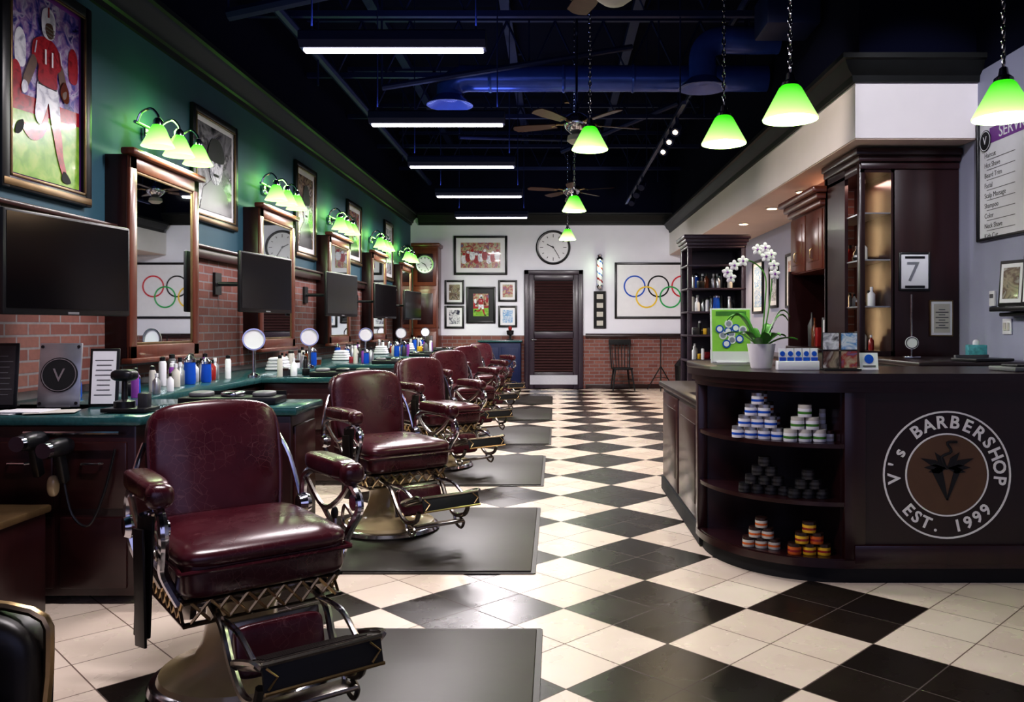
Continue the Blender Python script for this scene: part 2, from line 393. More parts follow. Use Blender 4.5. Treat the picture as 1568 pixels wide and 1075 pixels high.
flare(b,-1.22,Yd,zz-.20)
for x in (-.3,1.2,2.2): b.tube([(x,Yd,zz),(x,Yd,CE)],.01,'navy',6)
b.obj('air_duct')
b=B(); z2=4.47; Yd=9.0
b.tube([(1.62,Yd,z2-.4),(1.62,Yd,z2-.17),(1.69,Yd,z2-.05),(1.82,Yd,z2),(2.0,Yd,z2),(SX+.0,Yd,z2)],.15,'duct',20,5); flare(b,1.62,Yd,z2-.42)
b.tube([(2.1,Yd,z2),(2.1,Yd,CE)],.01,'navy',6)
b.obj('air_duct')
# ------------------------------------------------------------ linear lights
b=B(); b.prism([(-.05,0),(.05,0),(.09,.04),(.085,.10),(.05,.12),(-.05,.12),(-.085,.10),(-.09,.04)],-.63,.63,'navy',RY(pi/2)@RZ(pi/2))
b.box((0,0,-.009),(1.22,.07,.018),'lens',.006)
for x in (-.56,.56):
    b.tube([(x,0,.08),(x,0,CE-3.22)],.006,'navy',6); b.cyl((x,0,CE-3.22-.015),.05,.03,'navy',n=16)
lm=b.mesh('linear_light_fixture')
for i,y in enumerate((5.6,7.67,9.7,11.9,14.2,2.9)):
    o=place(lm,'linear_light_fixture',(-1.1,y,3.22)); lamp(o,'AREA',(0,0,-.022),(55,52,52,60,90,60)[i],(1,.93,.95),(0,0,0),1.2,.06)
    lamp(o,'AREA',(0,0,.16),5.5,(.35,.45,1),(pi,0,0),1.2,.15,name='ceiling_fill')  # weak blue lamp added on top of each fixture to lift ceiling and duct
# ------------------------------------------------------------ pendants
def pendant(x,y,z,k=1.0,p=13):
    b=B()
    b.lathe([(.145*k,0),(.147*k,.006),(.06*k,.17*k),(.045*k,.185*k),(.043*k,.18*k),(.056*k,.165*k),(.14*k,.004)],(0,0,0),'pshade',32,cap=False)
    b.lathe([(.048*k,.175*k),(.045*k,.2*k),(.025*k,.215*k),(.02*k,.25*k),(.006,.26*k)],(0,0,0),'chrome',20)
    b.sq((0,0,.07*k),(.07,.07,.1),'bulb',1,nu=14,nv=8)
    zt=CE-z; q=.26*k; i=0
    while q<zt-.04:
        d=.010
        pts=[(math.cos(t)*(d if i%2 else 0),math.cos(t)*(0 if i%2 else d),q+.02+math.sin(t)*.022) for t in [2*pi*j/8 for j in range(9)]]
        b.tube(pts,.0042,'chrome',5); q+=.036; i+=1
    b.tube([(0,0,.26*k),(0,0,zt)],.003,'black',5)
    b.lathe([(.06,zt),(.06,zt-.02),(.02,zt-.04)],(0,0,0),'brass',20)
    o=b.obj('pendant_lamp',(x,y,z)); lamp(o,'POINT',(0,0,.02),p,(1,.97,.86),size=.05)
for x,y,z,k,p in ((2.24,4.1,2.37,1.0,16),(1.24,4.33,2.42,.98,14),(1.11,5.4,2.53,1.0,14),(.28,6.6,2.75,1.0,10),(.23,9.9,2.72,1.0,9),(.22,14.5,2.86,1.02,26)): pendant(x,y,z,k,p)
# ------------------------------------------------------------ fans
def fan(x,y,z,a0):
    b=B(); zt=CE-z
    b.lathe([(.03,-.10),(.07,-.09),(.12,-.04),(.14,0),(.13,.06),(.08,.10),(.03,.12)],(0,0,0),'chrome',24)
    b.tube([(0,0,.1),(0,0,zt)],.013,'chrome',8); b.lathe([(.02,zt-.08),(.07,zt-.01),(.07,zt)],(0,0,0),'chrome',20)
    for i in range(5):
        b.M=RZ(a0+2*pi*i/5)
        b.tube([(.1,0,0),(.2,0,.015),(.27,0,0)],.013,'brass',6)
        b.prism([(.22,-.045),(.5,-.07),(.66,-.065),(.69,-.02),(.69,.02),(.66,.065),(.5,.07),(.22,.045)],-.004,.004,'fanw',RX(.2))
    b.M=I4
    b.lathe([(.05,-.10),(.09,-.12),(.1,-.17),(.06,-.2),(0,-.21)],(0,0,0),'offw',20)
    b.obj('ceiling_fan',(x,y,z))
fan(.22,8.4,3.40,.3); fan(.25,12.6,3.42,.9); fan(.32,4.42,3.27,.6)
# track lights
b=B(); b.box((0,0,0),(.04,6.5,.035),'navy')
for y in (-3,0,3): b.tube([(0,y,0),(0,y,CE-3.5)],.008,'navy',6)
for i,y in enumerate((-2.75,-2.3,-1.8,.6,1.3,2.1)):
    b.tube([(0,y,0),(0,y,-.1)],.012,'navy',8)
    T=RX(-.9)@RY(.3)
    b.lathe([(.02,.08),(.045,.06),(.05,-.07),(.045,-.075)],(0,y,-.14),'navy',18,T); b.lathe([(0,-.072),(.036,-.073)],(0,y,-.14),'warm',18,T)
    if i<3: b.sq((0,y,-.14),(.06,.06,.06),'warm',1,Mx=T@TR(0,0,-.06),nu=12,nv=8)
o=b.obj('track_light',(1.25,11.2,3.5))
lamp(o,'SPOT',(0,-2.3,-.26),60,(1,.8,.55),(-.5,.3,0),.04,spot=1.3)
lamp(o,'SPOT',(0,2.1,-.26),165,(1,.95,.95),(1.15,0,.25),.06,spot=1.9)
# unseen spot lamps, added above the view to brighten the soffit faces
def spotlight(loc,target,power,ang,col=(1,.93,.9)):
    d=(Vector(target)-Vector(loc)).normalized(); q=d.to_track_quat('-Z','Y'); b=B()
    b.M=q.to_matrix().to_4x4(); b.lathe([(.02,.10),(.05,.08),(.07,-.08),(.065,-.09)],(0,0,0),'navy',20); b.lathe([(0,-.084),(.06,-.085)],(0,0,0),'bulb',20); b.M=I4
    b.tube([(0,0,.03),(0,0,CE-loc[2])],.014,'navy',8); b.cyl((0,0,CE-loc[2]-.015),.06,.03,'navy')
    o=b.obj('soffit_fill_spot',loc); p=d*.11
    lamp(o,'SPOT',p,power,col,q.to_euler(),.05,spot=ang)
spotlight((2.2,3.3,4.3),(3.0,6.7,2.92),270,.54,(.93,.92,1))
spotlight((-.1,5.3,4.5),(2.45,8.0,3.02),210,.62,(1,.86,.74))
# ------------------------------------------------------------ barber chair
b=B()
b.lathe([(.315,0),(.325,.012),(.315,.03),(.29,.04)],(0,0,0),'chrome',40)
b.lathe([(.295,.036),(.285,.055),(.225,.075),(.165,.11),(.14,.16),(.128,.22),(.125,.28),(.14,.31),(.14,.33),(.06,.34)],(0,0,0),'cream',40)
b.cyl((0,0,.35),.07,.08,'chrome')
b.box((0,0,.385),(.46,.46,.035),'iron',.01)
for ax in 'flr':
    for i in range(8):
        t0=-.25+i*.0625; t1=t0+.0625
        for u,v in ((t0,t1),(t1,t0)):
            if ax=='f': p=[(u,-.27,.335),(v,-.27,.405)]
            else:
                X=.27 if ax=='r' else -.27; p=[(X,u,.335),(X,v,.405)]
            b.tube(p,.006,'brass',5)
for z in (.332,.408):
    b.tube([(-.27,.27,z),(-.27,-.27,z),(.27,-.27,z),(.27,.27,z)],.010,'iron',6)
for s_ in (-1,1):
    b.prism([(-.26,.42),(.26,.42),(.24,.34),(.1,.30),(0,.335),(-.1,.30),(-.24,.34)],s_*.235-.01,s_*.235+.01,'iron',Matrix(((0,0,1,0),(1,0,0,0),(0,1,0,0),(0,0,0,1))))
b.sq((0,-.02,.500),(.57,.60,.18),'leather',.2,.3,nu=44)
b.sq((0,-.02,.550),(.585,.62,.12),'leather',.25,.75,nu=44)
b.tube([(-.27,.2,.515),(-.288,-.26,.515),(-.24,-.32,.515),(.24,-.32,.515),(.288,-.26,.515),(.27,.2,.515)],.008,'leather',6,3)
b.M=TR(0,.29,.55)@RX(-.20)
b.sq((0,0,.21),(.51,.13,.48),'leather',.45,.32,nu=40,nv=26,f=lambda p:(p[0]*(1-.06*max(0,-p[2]/.25)),p[1]-.04*(1-(p[0]/.27)**2)*.6+.02,p[2]+(.02*(1-(p[0]/.27)**2) if p[2]>0 else 0)))
b.sq((0,.055,.19),(.47,.05,.44),'matte',.3,.3)
b.tube([(-.238,-.02,.0),(-.252,-.02,.2),(-.245,-.02,.37),(-.19,-.02,.44),(0,-.02,.465),(.19,-.02,.44),(.245,-.02,.37),(.252,-.02,.2),(.238,-.02,.0)],.009,'leather',6,4)
b.box((0,.07,.12),(.08,.03,.4),'chrome',.008)
b.M=I4
for s_ in (-1,1):
    X=s_*.335
    b.tube([(s_*.25,.20,.38),(s_*.31,.24,.46),(X,.27,.58),(X,.25,.68),(X,.16,.725),(X,0,.735),(X,-.18,.725),(X,-.27,.69),(X,-.29,.63),(s_*.325,-.24,.56),(s_*.315,-.2,.49),(s_*.27,-.22,.39)],.017,'chrome',8,4)
    b.tube([(X,.22,.68),(X,.05,.59),(X,-.10,.64),(X,-.2,.72)],.011,'iron',6,4)
    b.tube([(X,.05,.59),(X,-.05,.51),(s_*.29,-.05,.41)],.011,'iron',6,4)
    b.tube([(X,-.23,.60),(X,-.16,.63),(X,-.14,.57),(X,-.19,.545),(X,-.21,.58)],.007,'iron',6,4)
    b.sq((X,-.02,.77),(.095,.38,.075),'leather',.5,.5)
    b.sq((X,-.225,.76),(.09,.08,.085),'leather',.8,.8)
    b.lathe([(0,-.03),(.035,-.028),(.045,0),(.035,.02),(0,.022)],(X,.25,.57),'chrome',20,RY(pi/2*s_))
    b.lathe([(0,-.02),(.03,-.018),(.032,.01),(0,.014)],(X,-.27,.66),'chrome',20,RY(pi/2*s_))
    b.tube([(s_*.335,.3,.59),(s_*.30,.33,.76),(s_*.26,.36,.86)],.011,'chrome',8,3)
    b.tube([(s_*.17,-.22,.37),(s_*.175,-.36,.34),(s_*.17,-.44,.24),(s_*.165,-.54,.17),(s_*.165,-.66,.19),(s_*.165,-.70,.25)],.014,'iron',8,4)
    b.tube([(s_*.17,-.30,.35),(s_*.17,-.5,.36),(s_*.165,-.64,.31)],.010,'chrome',8,4)
    b.tube([(s_*.165,-.54,.17),(s_*.165,-.56,.12),(s_*.165,-.62,.10),(s_*.165,-.65,.14),(s_*.165,-.61,.16)],.009,'iron',6,4)
b.box((-.375,-.20,.50),(.012,.07,.40),'armleather',.004,RZ(.5)@RX(.05)); b.box((-.392,-.22,.47),(.010,.06,.38),'armleather',.003,RZ(.3)@RX(-.04)); b.tube([(-.34,-.20,.71),(-.39,-.20,.70)],.009,'chrome',6)
b.sq((0,-.40,.25),(.30,.05,.17),'leather',.3,.3,Mx=RX(-.25))
b.box((0,-.365,.25),(.31,.02,.18),'iron',.006,RX(-.25))
b.M=TR(0,-.66,.30)@RX(-.30)
b.box((0,0,0),(.37,.22,.022),'iron',.008); b.box((0,0,.013),(.34,.19,.008),'tread')
for i in range(7): b.box((0,-.075+i*.025,.018),(.32,.008,.006),'tread')
b.tube([(-.185,-.11,0),(-.205,-.10,.02),(-.205,.08,.02),(-.185,.11,0)],.01,'iron',6,3); b.tube([(.185,-.11,0),(.205,-.10,.02),(.205,.08,.02),(.185,.11,0)],.01,'iron',6,3)
b.box((0,-.118,-.03),(.37,.018,.085),'matte',.006); b.tube([(-.185,-.128,.01),(.185,-.128,.01)],.008,'iron',6); b.tube([(-.185,-.128,-.07),(.185,-.128,-.07)],.006,'brass',6)
for x in (-.16,.16): b.tube([(x-.015,-.129,.0),(x+.015,-.129,-.03),(x-.015,-.129,-.06)],.004,'brass',5)
b.M=I4
b.box((0,-.60,.14),(.33,.12,.018),'iron',.006,RX(-.15))
b.tube([(.24,.05,.36),(.36,.08,.34),(.40,.10,.42),(.41,.11,.52)],.010,'chrome',8,4); b.sq((.41,.112,.54),(.03,.03,.06),'black',1)
cm=b.mesh('barber_chair')
for x,y,a in ((-1.17,3.07,38),(-1.08,5.35,38),(-1.10,7.75,40),(-1.13,10.1,38),(-1.15,12.4,38),(-1.15,14.6,38)):
    place(cm,'barber_chair',(x,y,.0142),math.radians(a))
b=B(); b.prism([(-.69,-.80),(.565,-.80),(.575,-.79),(.575,.79),(.565,.80),(-.69,.80)],0,.006,'mat'); b.box((-.06,0,.009),(1.22,1.55,.010),'mat',.004)
mm=b.mesh('floor_mat')
for x,y in ((-.63,2.8),(-.68,5.2),(-.67,7.62),(-.62,10.0),(-.62,12.4),(-.62,14.8)): place(mm,'floor_mat',(x,y,0))
# ------------------------------------------------------------ stations
b=B(); CH=.90
b.box((-2.78,10.45,.43),(.60,12.9,.80),'wood',.01); b.box((-2.80,10.45,.04),(.5,12.8,.08),'matte')
b.box((-2.77,10.45,CH-.02),(.66,13.0,.045),'teal',.012)
b.box((-2.55,4.2,.45),(1.1,.56,.82),'wood',.01); b.box((-2.53,4.2,CH-.02),(1.13,.62,.045),'teal',.012)
for i in range(25):
    y=4.2+i*.51
    b.box((-2.47,y,.60),(.02,.46,.34),'woodh',.008); b.box((-2.47,y,.24),(.02,.46,.32),'woodh',.008)
    b.tube([(-2.46,y-.06,.66),(-2.435,y-.05,.66),(-2.435,y+.05,.66),(-2.46,y+.06,.66)],.006,'chrome',6)
for k in range(3):
    x=-2.9+.35*k; b.box((x,3.915,.62),(.32,.02,.32),'woodx',.008); b.box((x,3.915,.25),(.32,.02,.34),'woodx',.008); b.tube([(x-.05,3.9,.68),(x-.04,3.88,.68),(x+.04,3.88,.68),(x+.05,3.9,.68)],.006,'chrome',6)
b.tube([(-2.5,3.86,.83),(-2.05,3.86,.83)],.008,'chrome',6)
for x,z in ((-2.42,.80),(-2.30,.77)):
    b.sq((x,3.80,z),(.085,.2,.085),'black',.8); b.box((x,3.83,z-.10),(.035,.05,.15),'black',.01,RX(.3)); b.cyl((x,3.70,z),.035,.03,'chrome',Mx=RX(pi/2))
b.tube([(-2.30,3.84,.62),(-2.26,3.84,.45),(-2.18,3.84,.40),(-2.12,3.86,.55),(-2.08,3.88,.75)],.006,'black',6,5)
b.sq((-2.36,3.86,.58),(.05,.05,.10),'cream',.8)
pens=[4.35,6.85,9.2,11.55,13.9]
for i,y in enumerate(pens):
    x1=-1.40 if i==0 else -1.52; w_=x1+2.43; xc=(x1-2.43)/2
    b.box((xc,y+.22,.45),(w_,.44,.82),'wood',.01); b.box((xc,y+.22,CH-.018),(w_+.08,.50,.045),'teal',.012)
    b.box((xc,y-.005,.62),(w_-.1,.02,.3),'woodx',.008); b.box((xc,y-.005,.26),(w_-.1,.02,.34),'woodx',.008)
    b.box((x1+.005,y+.22,.45),(.02,.36,.7),'woodh',.008)
b.obj('barber_station_counter')
b=B(); b.box((-2.70,3.5,.25),(.74,.52,.46),'wood',.01); b.box((-2.70,3.5,.495),(.77,.56,.035),'gold',.01)
for x in (-2.88,-2.52): b.box((x,3.235,.26),(.34,.02,.38),'woodx',.01); b.cyl((x+.12,3.22,.30),.012,.03,'brass',Mx=RX(pi/2))
b.box((-2.70,3.52,.015),(.7,.46,.03),'matte'); b.obj('low_cabinet')
# mirrors
b=B(); w,h,d=1.1,1.42,.15
b.box((0,-d/2,0),(w,d,h),'wood',.004)
for s_ in (-1,1): b.box((s_*(w/2-.05),-d-.01,0),(.10,.03,h),'wood2',.01)
for s_ in (-1,1): b.box((0,-d-.01,s_*(h/2-.05)),(w,.03,.10),'wood2',.01)
b.box((0,-d-.02,h/2+.02),(w+.06,.10,.05),'wood2',.015); b.box((0,-d-.01,-h/2-.01),(w+.04,.08,.04),'wood2',.012)
for s_ in (-1,1): b.box((s_*(w/2-.108),-d-.005,0),(.02,.02,h-.2),'gold',.004); b.box((0,-d-.005,s_*(h/2-.108)),(w-.2,.02,.02),'gold',.004)
b.box((0,-d-.003,0),(w-.2,.01,h-.2),'mirror')
mr=b.mesh('wall_mirror')
MY=[6.2+2.5*k for k in range(5)]
for y in MY: place(mr,'wall_mirror',(LW,y,1.81),pi/2)
# sconces
b=B()
b.box((0,-.02,0),(.16,.04,.10),'chrome',.015); b.tube([(-.36,-.10,.02),(.36,-.10,.02)],.012,'chrome',8); b.tube([(0,-.03,0),(0,-.10,.02)],.012,'chrome',8)
for x in (-.33,0,.33):
    b.tube([(x,-.10,.02),(x,-.13,.09),(x,-.20,.12),(x,-.25,.07),(x,-.25,.03)],.010,'chrome',8,4)
    b.lathe([(.02,.05),(.035,.03),(.035,.0)],(x,-.25,0),'chrome',16)
    b.lathe([(.035,.0),(.055,-.03),(.085,-.10),(.115,-.155),(.112,-.155),(.08,-.10),(.05,-.03),(.03,-.002)],(x,-.25,0),'sshade',24,cap=False)
    b.sq((x,-.25,-.08),(.05,.05,.08),'bulb',1,nu=12,nv=8)
for i in range(len(b.V)): b.V[i]=b.V[i]+Vector((0,0,.155))
sm=b.mesh('vanity_sconce')
for y in MY:
    o=place(sm,'vanity_sconce',(LW,y+.02,2.62),pi/2); lamp(o,'AREA',(0,-.27,-.03),10,(.8,1,.62),(0,0,0),.8,.12); lamp(o,'POINT',(0,-.14,.24),3.6,(.35,1,.18),size=.1)
# TVs
b=B(); b.box((0,0,0),(.93,.035,.53),'black',.012); b.box((0,-.018,.008),(.89,.004,.48),'gloss'); b.box((0,.03,-.02),(.6,.04,.34),'black',.015); b.box((0,-.02,-.253),(.08,.004,.012),'silver')
b.box((0,.06,0),(.2,.03,.2),'grey')
tV,tF,tI,tm=b.V,b.F,b.I,b.mats
for i,y0 in enumerate((4.02,7.05,9.7,12.3,14.75)):
    bb=B(); bb.V=[v.copy() for v in tV]; bb.F=[list(f) for f in tF]; bb.I=list(tI); bb.mats=list(tm)
    a=pi/2-math.atan2(.14,.88); zt=1.655 if i==0 else 1.72
    Ri=Matrix.Rotation(-a,4,'Z'); c=Vector((-2.64,y0+.45,zt))
    loc=lambda wx,wy,wz: Ri@(Vector((wx,wy,wz))-c)
    bb.tube([loc(-2.70,y0+.45,zt),loc(-2.85,y0+.55,zt),loc(LW+.01,y0+.45,zt)],.02,'black',8)
    bb.M=Ri@TR(*(-c)); bb.box((LW+.014,y0+.45,zt),(.024,.14,.2),'black'); bb.M=I4
    bb.obj('television',c,a,0)
# ------------------------------------------------------------ pictures
def pic(name,w,h,loc,rz,frame='black',fw=.06,matw=.08,content='ph0',extra=None,gold=False,d=.035,matc='white'):
    b=B()
    for s_ in (-1,1):
        b.box((s_*(w/2-fw/2),-d/2,0),(fw,d,h),frame,.008); b.box((0,-d/2,s_*(h/2-fw/2)),(w-2*fw+.01,d,fw),frame,.008)
    if gold:
        g=.016
        for s_ in (-1,1): b.box((s_*(w/2-fw-g/2),-d+.003,0),(g,.012,h-2*fw),'gold',.003); b.box((0,-d+.003,s_*(h/2-fw-g/2)),(w-2*fw,.012,g),'gold',.003)
        b.box((0,-d-.002,-h/2+fw*.5),(w-.02,.006,fw*.6),'gold',.003)
    b.box((0,-.008,0),(w-2*fw,.014,h-2*fw),matc)
    iw,ih=w-2*fw-2*matw,h-2*fw-2*matw
    if content: b.box((0,-.016,0),(iw,.004,ih),content)
    if extra: extra(b,iw,ih)
    return b.obj(name,loc,rz)
def player(b,w,h):
    y=-.019; L_=[0]
    def S(p,k,sm=4):
        L_[0]+=1; b.shape([(q[0]*w,q[1]*h) for q in p],y-.0006*L_[0],k,.0006,sm)
    S([(-.5,-.5),(.5,-.5),(.5,-.10),(-.5,-.14)],'grass',0)
    S([(-.5,-.17),(.5,-.13),(.5,-.05),(-.5,-.08)],'red',0)
    for xx,zz,k in ((-.36,.16,'wprint'),(.40,.20,'red'),(-.42,-.02,'red')): S([(xx-.06,zz-.08),(xx+.06,zz-.08),(xx+.07,zz+.06),(xx,zz+.11),(xx-.07,zz+.06)],k)
    S([(.15,.20),(.24,.16),(.30,.06),(.26,.00),(.20,.05),(.17,.12)],'skin')
    S([(-.02,-.10),(-.10,-.20),(-.20,-.24),(-.33,-.22),(-.34,-.25),(-.22,-.30),(-.07,-.27),(.02,-.18)],'red')
    S([(-.33,-.21),(-.41,-.24),(-.43,-.29),(-.38,-.29),(-.32,-.25)],'matte')
    S([(.06,-.15),(.17,-.15),(.22,-.24),(.24,-.34),(.29,-.43),(.24,-.45),(.16,-.36),(.10,-.25)],'red')
    S([(.24,-.42),(.30,-.43),(.36,-.47),(.30,-.485),(.22,-.47)],'matte')
    S([(-.13,.03),(.00,.01),(.14,.03),(.18,-.06),(.19,-.16),(.13,-.19),(.06,-.17),(.02,-.07),(-.02,-.12),(-.10,-.20),(-.17,-.16),(-.15,-.06)],'wprint')
    S([(-.13,.035),(.14,.035),(.135,.015),(-.13,.015)],'matte',0)
    S([(-.15,.26),(-.04,.285),(.10,.275),(.19,.22),(.20,.15),(.14,.11),(.14,.03),(0,.02),(-.13,.035),(-.13,.12),(-.21,.14),(-.21,.22)],'red')
    S([(-.20,.16),(-.26,.11),(-.33,.02),(-.33,-.02),(-.28,-.03),(-.22,.03),(-.15,.12)],'skin')
    S([(-.33,.0),(-.36,-.04),(-.33,-.07),(-.28,-.05),(-.28,-.01)],'wprint')
    S([(.19,.04),(.25,.09),(.31,.05),(.32,-.01),(.26,-.03),(.20,.00)],'amber'); S([(.22,.02),(.28,.04),(.27,.0),(.23,-.01)],'skin')
    S([(-.09,.34),(-.08,.42),(.00,.455),(.09,.43),(.11,.35),(.07,.29),(-.02,.28),(-.07,.30)],'wprint')
    S([(-.03,.36),(.06,.37),(.08,.31),(.02,.285),(-.03,.31)],'skin')
    for z in (.345,.325,.305): b.tube([(-.04*w,y-.016,z*h),(.085*w,y-.016,(z-.005)*h)],.0025,'grey',5)
    b.tube([(.0*w,y-.016,.455*h),(-.0*w,y-.016,.40*h)],.004,'red',5)
    b.text('11',.12*h,TR(0,y-.018,.17*h)@RX(pi/2),'white')
    for xx in (-.17,.165): b.tube([(xx*w,y-.016,.24*h),(xx*1.15*w,y-.016,.17*h)],.004,'wprint',5)
def portrait(b,w,h):
    y=-.019
    b.shape([(-.45*w,-.5*h),(.45*w,-.5*h),(.34*w,-.25*h),(.12*w,-.12*h),(-.12*w,-.12*h),(-.36*w,-.25*h)],y,'dgrey')
    b.shape([(math.cos(t)*.2*w+.0,math.sin(t)*.25*h+.08*h) for t in [2*pi*i/24 for i in range(24)]],y-.002,'ph2')
    b.shape([(-.22*w,.12*h),(.22*w,.12*h),(.2*w,.3*h),(.05*w,.38*h),(-.15*w,.34*h)],y-.004,'matte',.002,4)
    b.shape([(-.08*w,-.04*h),(.08*w,-.04*h),(.07*w,-.07*h),(-.07*w,-.07*h)],y-.004,'matte')
Z_=lambda y,d=17.6:H+(500-y)*d/1257
pic('framed_football_photo',.88,1.30,(LW,4.97,2.76),pi/2,'black',.07,.03,'crowd',player,True,.05,'purple')
pic('framed_portrait_photo',.98,1.0,(LW,7.45,2.74),pi/2,'black',.06,.06,'bw',portrait,True)
pic('framed_sports_photo',.86,1.15,(LW,10.15,2.74),pi/2,'black',.06,.08,'ph0',portrait,True)
pic('framed_sports_photo',.9,.95,(LW,12.6,2.75),pi/2,'black',.06,.08,'ph1',portrait,True)
pic('framed_sports_photo',.8,1.1,(LW,15.2,2.72),pi/2,'black',.06,.08,'ph2',None,True)
def bp(name,x0,x1,y0,y1,**k):
    X=((x0+x1)/2-850)/71.42; Zc=Z_((y0+y1)/2); return pic(name,(x1-x0)/71.42,(y1-y0)/71.42,(X,BW-.001,Zc),0,**k)
def team(b,w,h):
    for i in range(9):
        x=-w*.42+i*w*.105; zz=-h*.12+(i%3)*h*.07
        b.shape([(x-.045,zz-.10),(x+.045,zz-.10),(x+.05,zz+.05),(x-.05,zz+.05)],-.019-.001*(i%3),'red' if i%2 else 'wprint',.001,3); b.disc((x,-.022,zz+.09),.032,'wprint' if i%2 else 'red',.001,14)
bp('framed_team_photo',695,777,361,421,content='ph1',matw=.1,fw=.05,extra=team)
bp('framed_magazine_cover',714,759,439,495,content='ph1',matw=.1,fw=.05,extra=lambda b,w,h:player(b,w,h),matc='black')
for i,(a,c,e,f) in enumerate(((681,711,429,466),(763,792,429,462),(681,711,468,503),(763,792,468,501))):
    bp('framed_small_photo',a,c,e,f,content='ph%d'%(i%4),matw=.05,fw=.045)
def rings(b,w,h):
    r=.235
    for i,(x,z,k) in enumerate(((-.52,.09,'rb'),(0,.09,'matte'),(.52,.09,'rr'),(-.26,-.14,'ry'),(.26,-.14,'rg'))): b.ring((x*.98-.0,-.02-.001*i,z),r,.03,.004,k)
bp('olympic_rings_poster',941,1075,402,488,content='white',matw=.0,fw=.05,extra=rings)
bp('framed_vertical_banner',909,928,446,503,content='matte',matw=.0,fw=.02,extra=lambda b,w,h:[b.box((0,-.02,-h/2+h*(i+.5)/4),(w*.6,.003,h*.14),'offw') for i in range(4)])
def clock(loc,rz,r,rim='black'):
    b=B(); b.lathe([(r,0),(r,.03),(r-.02,.05),(r-.045,.045),(r-.05,.02)],(0,0,0),rim,48,RX(pi/2),cap=False); b.lathe([(0,.020),(r-.03,.020),(r-.03,.002)],(0,0,0),'white',48,RX(pi/2))
    for i in range(12):
        T=RY(i*pi/6); b.box((T@Vector((0,-.023,r-.12*r/.37))),(.014,.004,(.07 if i%3==0 else .04)*r/.37),'black',0,T)
    k=r/.37
    b.box((-.06*k,-.026,.03*k),(.02*k,.004,.17*k),'black',0,RY(-1.1)); b.box((.05*k,-.028,-.08*k),(.014*k,.004,.26*k),'black',0,RY(2.6)); b.cyl((0,-.026,0),.02*k,.012,'black',Mx=RX(pi/2))
    b.obj('wall_clock',loc,rz)
clock((-.04,BW-.001,Z_(379)),0,.37)
# door
b=B(); dx0,dx1=-.66,.60; dt=2.54; dm=(dx0+dx1)/2; YB=BW-.001
for x in (dx0+.05,dx1-.05): b.box((x,YB-.03,dt/2),(.10,.06,dt),'espresso',.012)
b.box((dm,YB-.03,dt-.05),(dx1-dx0,.06,.10),'espresso',.012)
W=dx1-dx0-.2
for x in (dx0+.1+.06,dx1-.1-.06): b.box((x,YB-.02,1.22),(.12,.04,2.44),'espresso',.004)
for z,hh in ((.18,.34),(1.15,.14),(2.38,.12)): b.box((dm,YB-.02,z),(W-.2,.04,hh),'espresso',.004)
b.box((dm,YB-.004,1.2),(W,.006,2.4),'matte')
for zs in ((.37,1.07),(1.24,2.31)):
    z=zs[0]+.02
    while z<zs[1]: b.box((dm,YB-.022,z),(W-.24,.06,.014),'slat',0,RX(.8)); z+=.06
b.box((dm,YB-.045,.19),(W-.04,.006,.20),'kick'); b.sq((dx0+.17,YB-.075,1.05),(.05,.05,.05),'chrome',1); b.tube([(dx0+.17,YB-.04,1.05),(dx0+.17,YB-.07,1.05),(dx0+.27,YB-.07,1.05)],.01,'chrome',8)
b.obj('door_1')
# barber pole
b=B(); X=(918-850)/71.42
b.lathe([(.04,-.36),(.075,-.33),(.085,-.28),(.07,-.26)],(0,-.10,0),'chrome',20); b.lathe([(.07,.26),(.085,.28),(.08,.31),(.05,.34),(.06,.37),(.03,.40),(0,.41)],(0,-.10,0),'chrome',20)
n=24
for i in range(n):
    for j in range(20):
        a0=2*pi*j/20; a1=2*pi*(j+1)/20; z0=-.26+.52*i/n; z1=-.26+.52*(i+1)/n
        ph=(i*1.6+j)%20; k='red' if ph<3 else ('rb' if 10<=ph<12 else 'white')
        b.add([(.065*math.cos(a),.065*math.sin(a)-.10,z) for a,z in ((a0,z0),(a1,z0),(a1,z1),(a0,z1))],[(0,1,2,3)],k)
for z in (-.3,.3): b.box((0,-.03,z),(.05,.06,.03),'chrome')
o=b.obj('barber_pole',(X,BW-.001,Z_(418))); lamp(o,'POINT',(0,-.25,.1),1.8,(.7,1,.6),size=.06)
# windsor chair
b=B()
b.sq((0,0,.45),(.44,.42,.05),'matte',.5,.6)
for x,y in ((-.17,-.16),(.17,-.16),(-.15,.16),(.15,.16)): b.tube([(x,y,.44),(x*1.35,y*1.35,0)],[.02,.013],'matte',8)
b.tube([(-.2,-.19,.2),(.2,-.19,.2)],.01,'matte',6); b.tube([(-.19,-.19,.22),(-.18,.19,.22)],.01,'matte',6); b.tube([(.19,-.19,.22),(.18,.19,.22)],.01,'matte',6)
for i in range(6): b.tube([(-.15+i*.06,.17,.46),(-.18+i*.072,.26,.98)],.009,'matte',6)
for x in (-.19,.19): b.tube([(x,.17,.46),(x*1.15,.27,1.02)],.015,'matte',8)
b.box((0,.265,1.0),(.48,.03,.12),'matte',.012)
b.obj('windsor_chair',(1.40,BW-.42,0),.1)
b=B(); b.tube([(0,0,.25),(0,0,1.15)],.012,'black',8)
for i in range(3): a=2*pi*i/3+.4; b.tube([(0,0,.5),(.32*math.cos(a),.32*math.sin(a),.01)],.013,'black',8); b.tube([(0,0,.27),(.16*math.cos(a),.16*math.sin(a),.25)],.008,'black',6)
b.tube([(-.28,0,1.15),(.28,0,1.15)],.012,'black',8); b.obj('tripod_stand',(2.2,BW-.5,0))
b=B(); b.lathe([(.15,0),(.17,.5),(.18,.52),(.12,.6),(.05,.68),(0,.69)],(0,0,0),'black',24); b.box((0,-.165,.4),(.14,.02,.12),'grey',.01); b.obj('trash_can',(2.66,BW-.5,0))
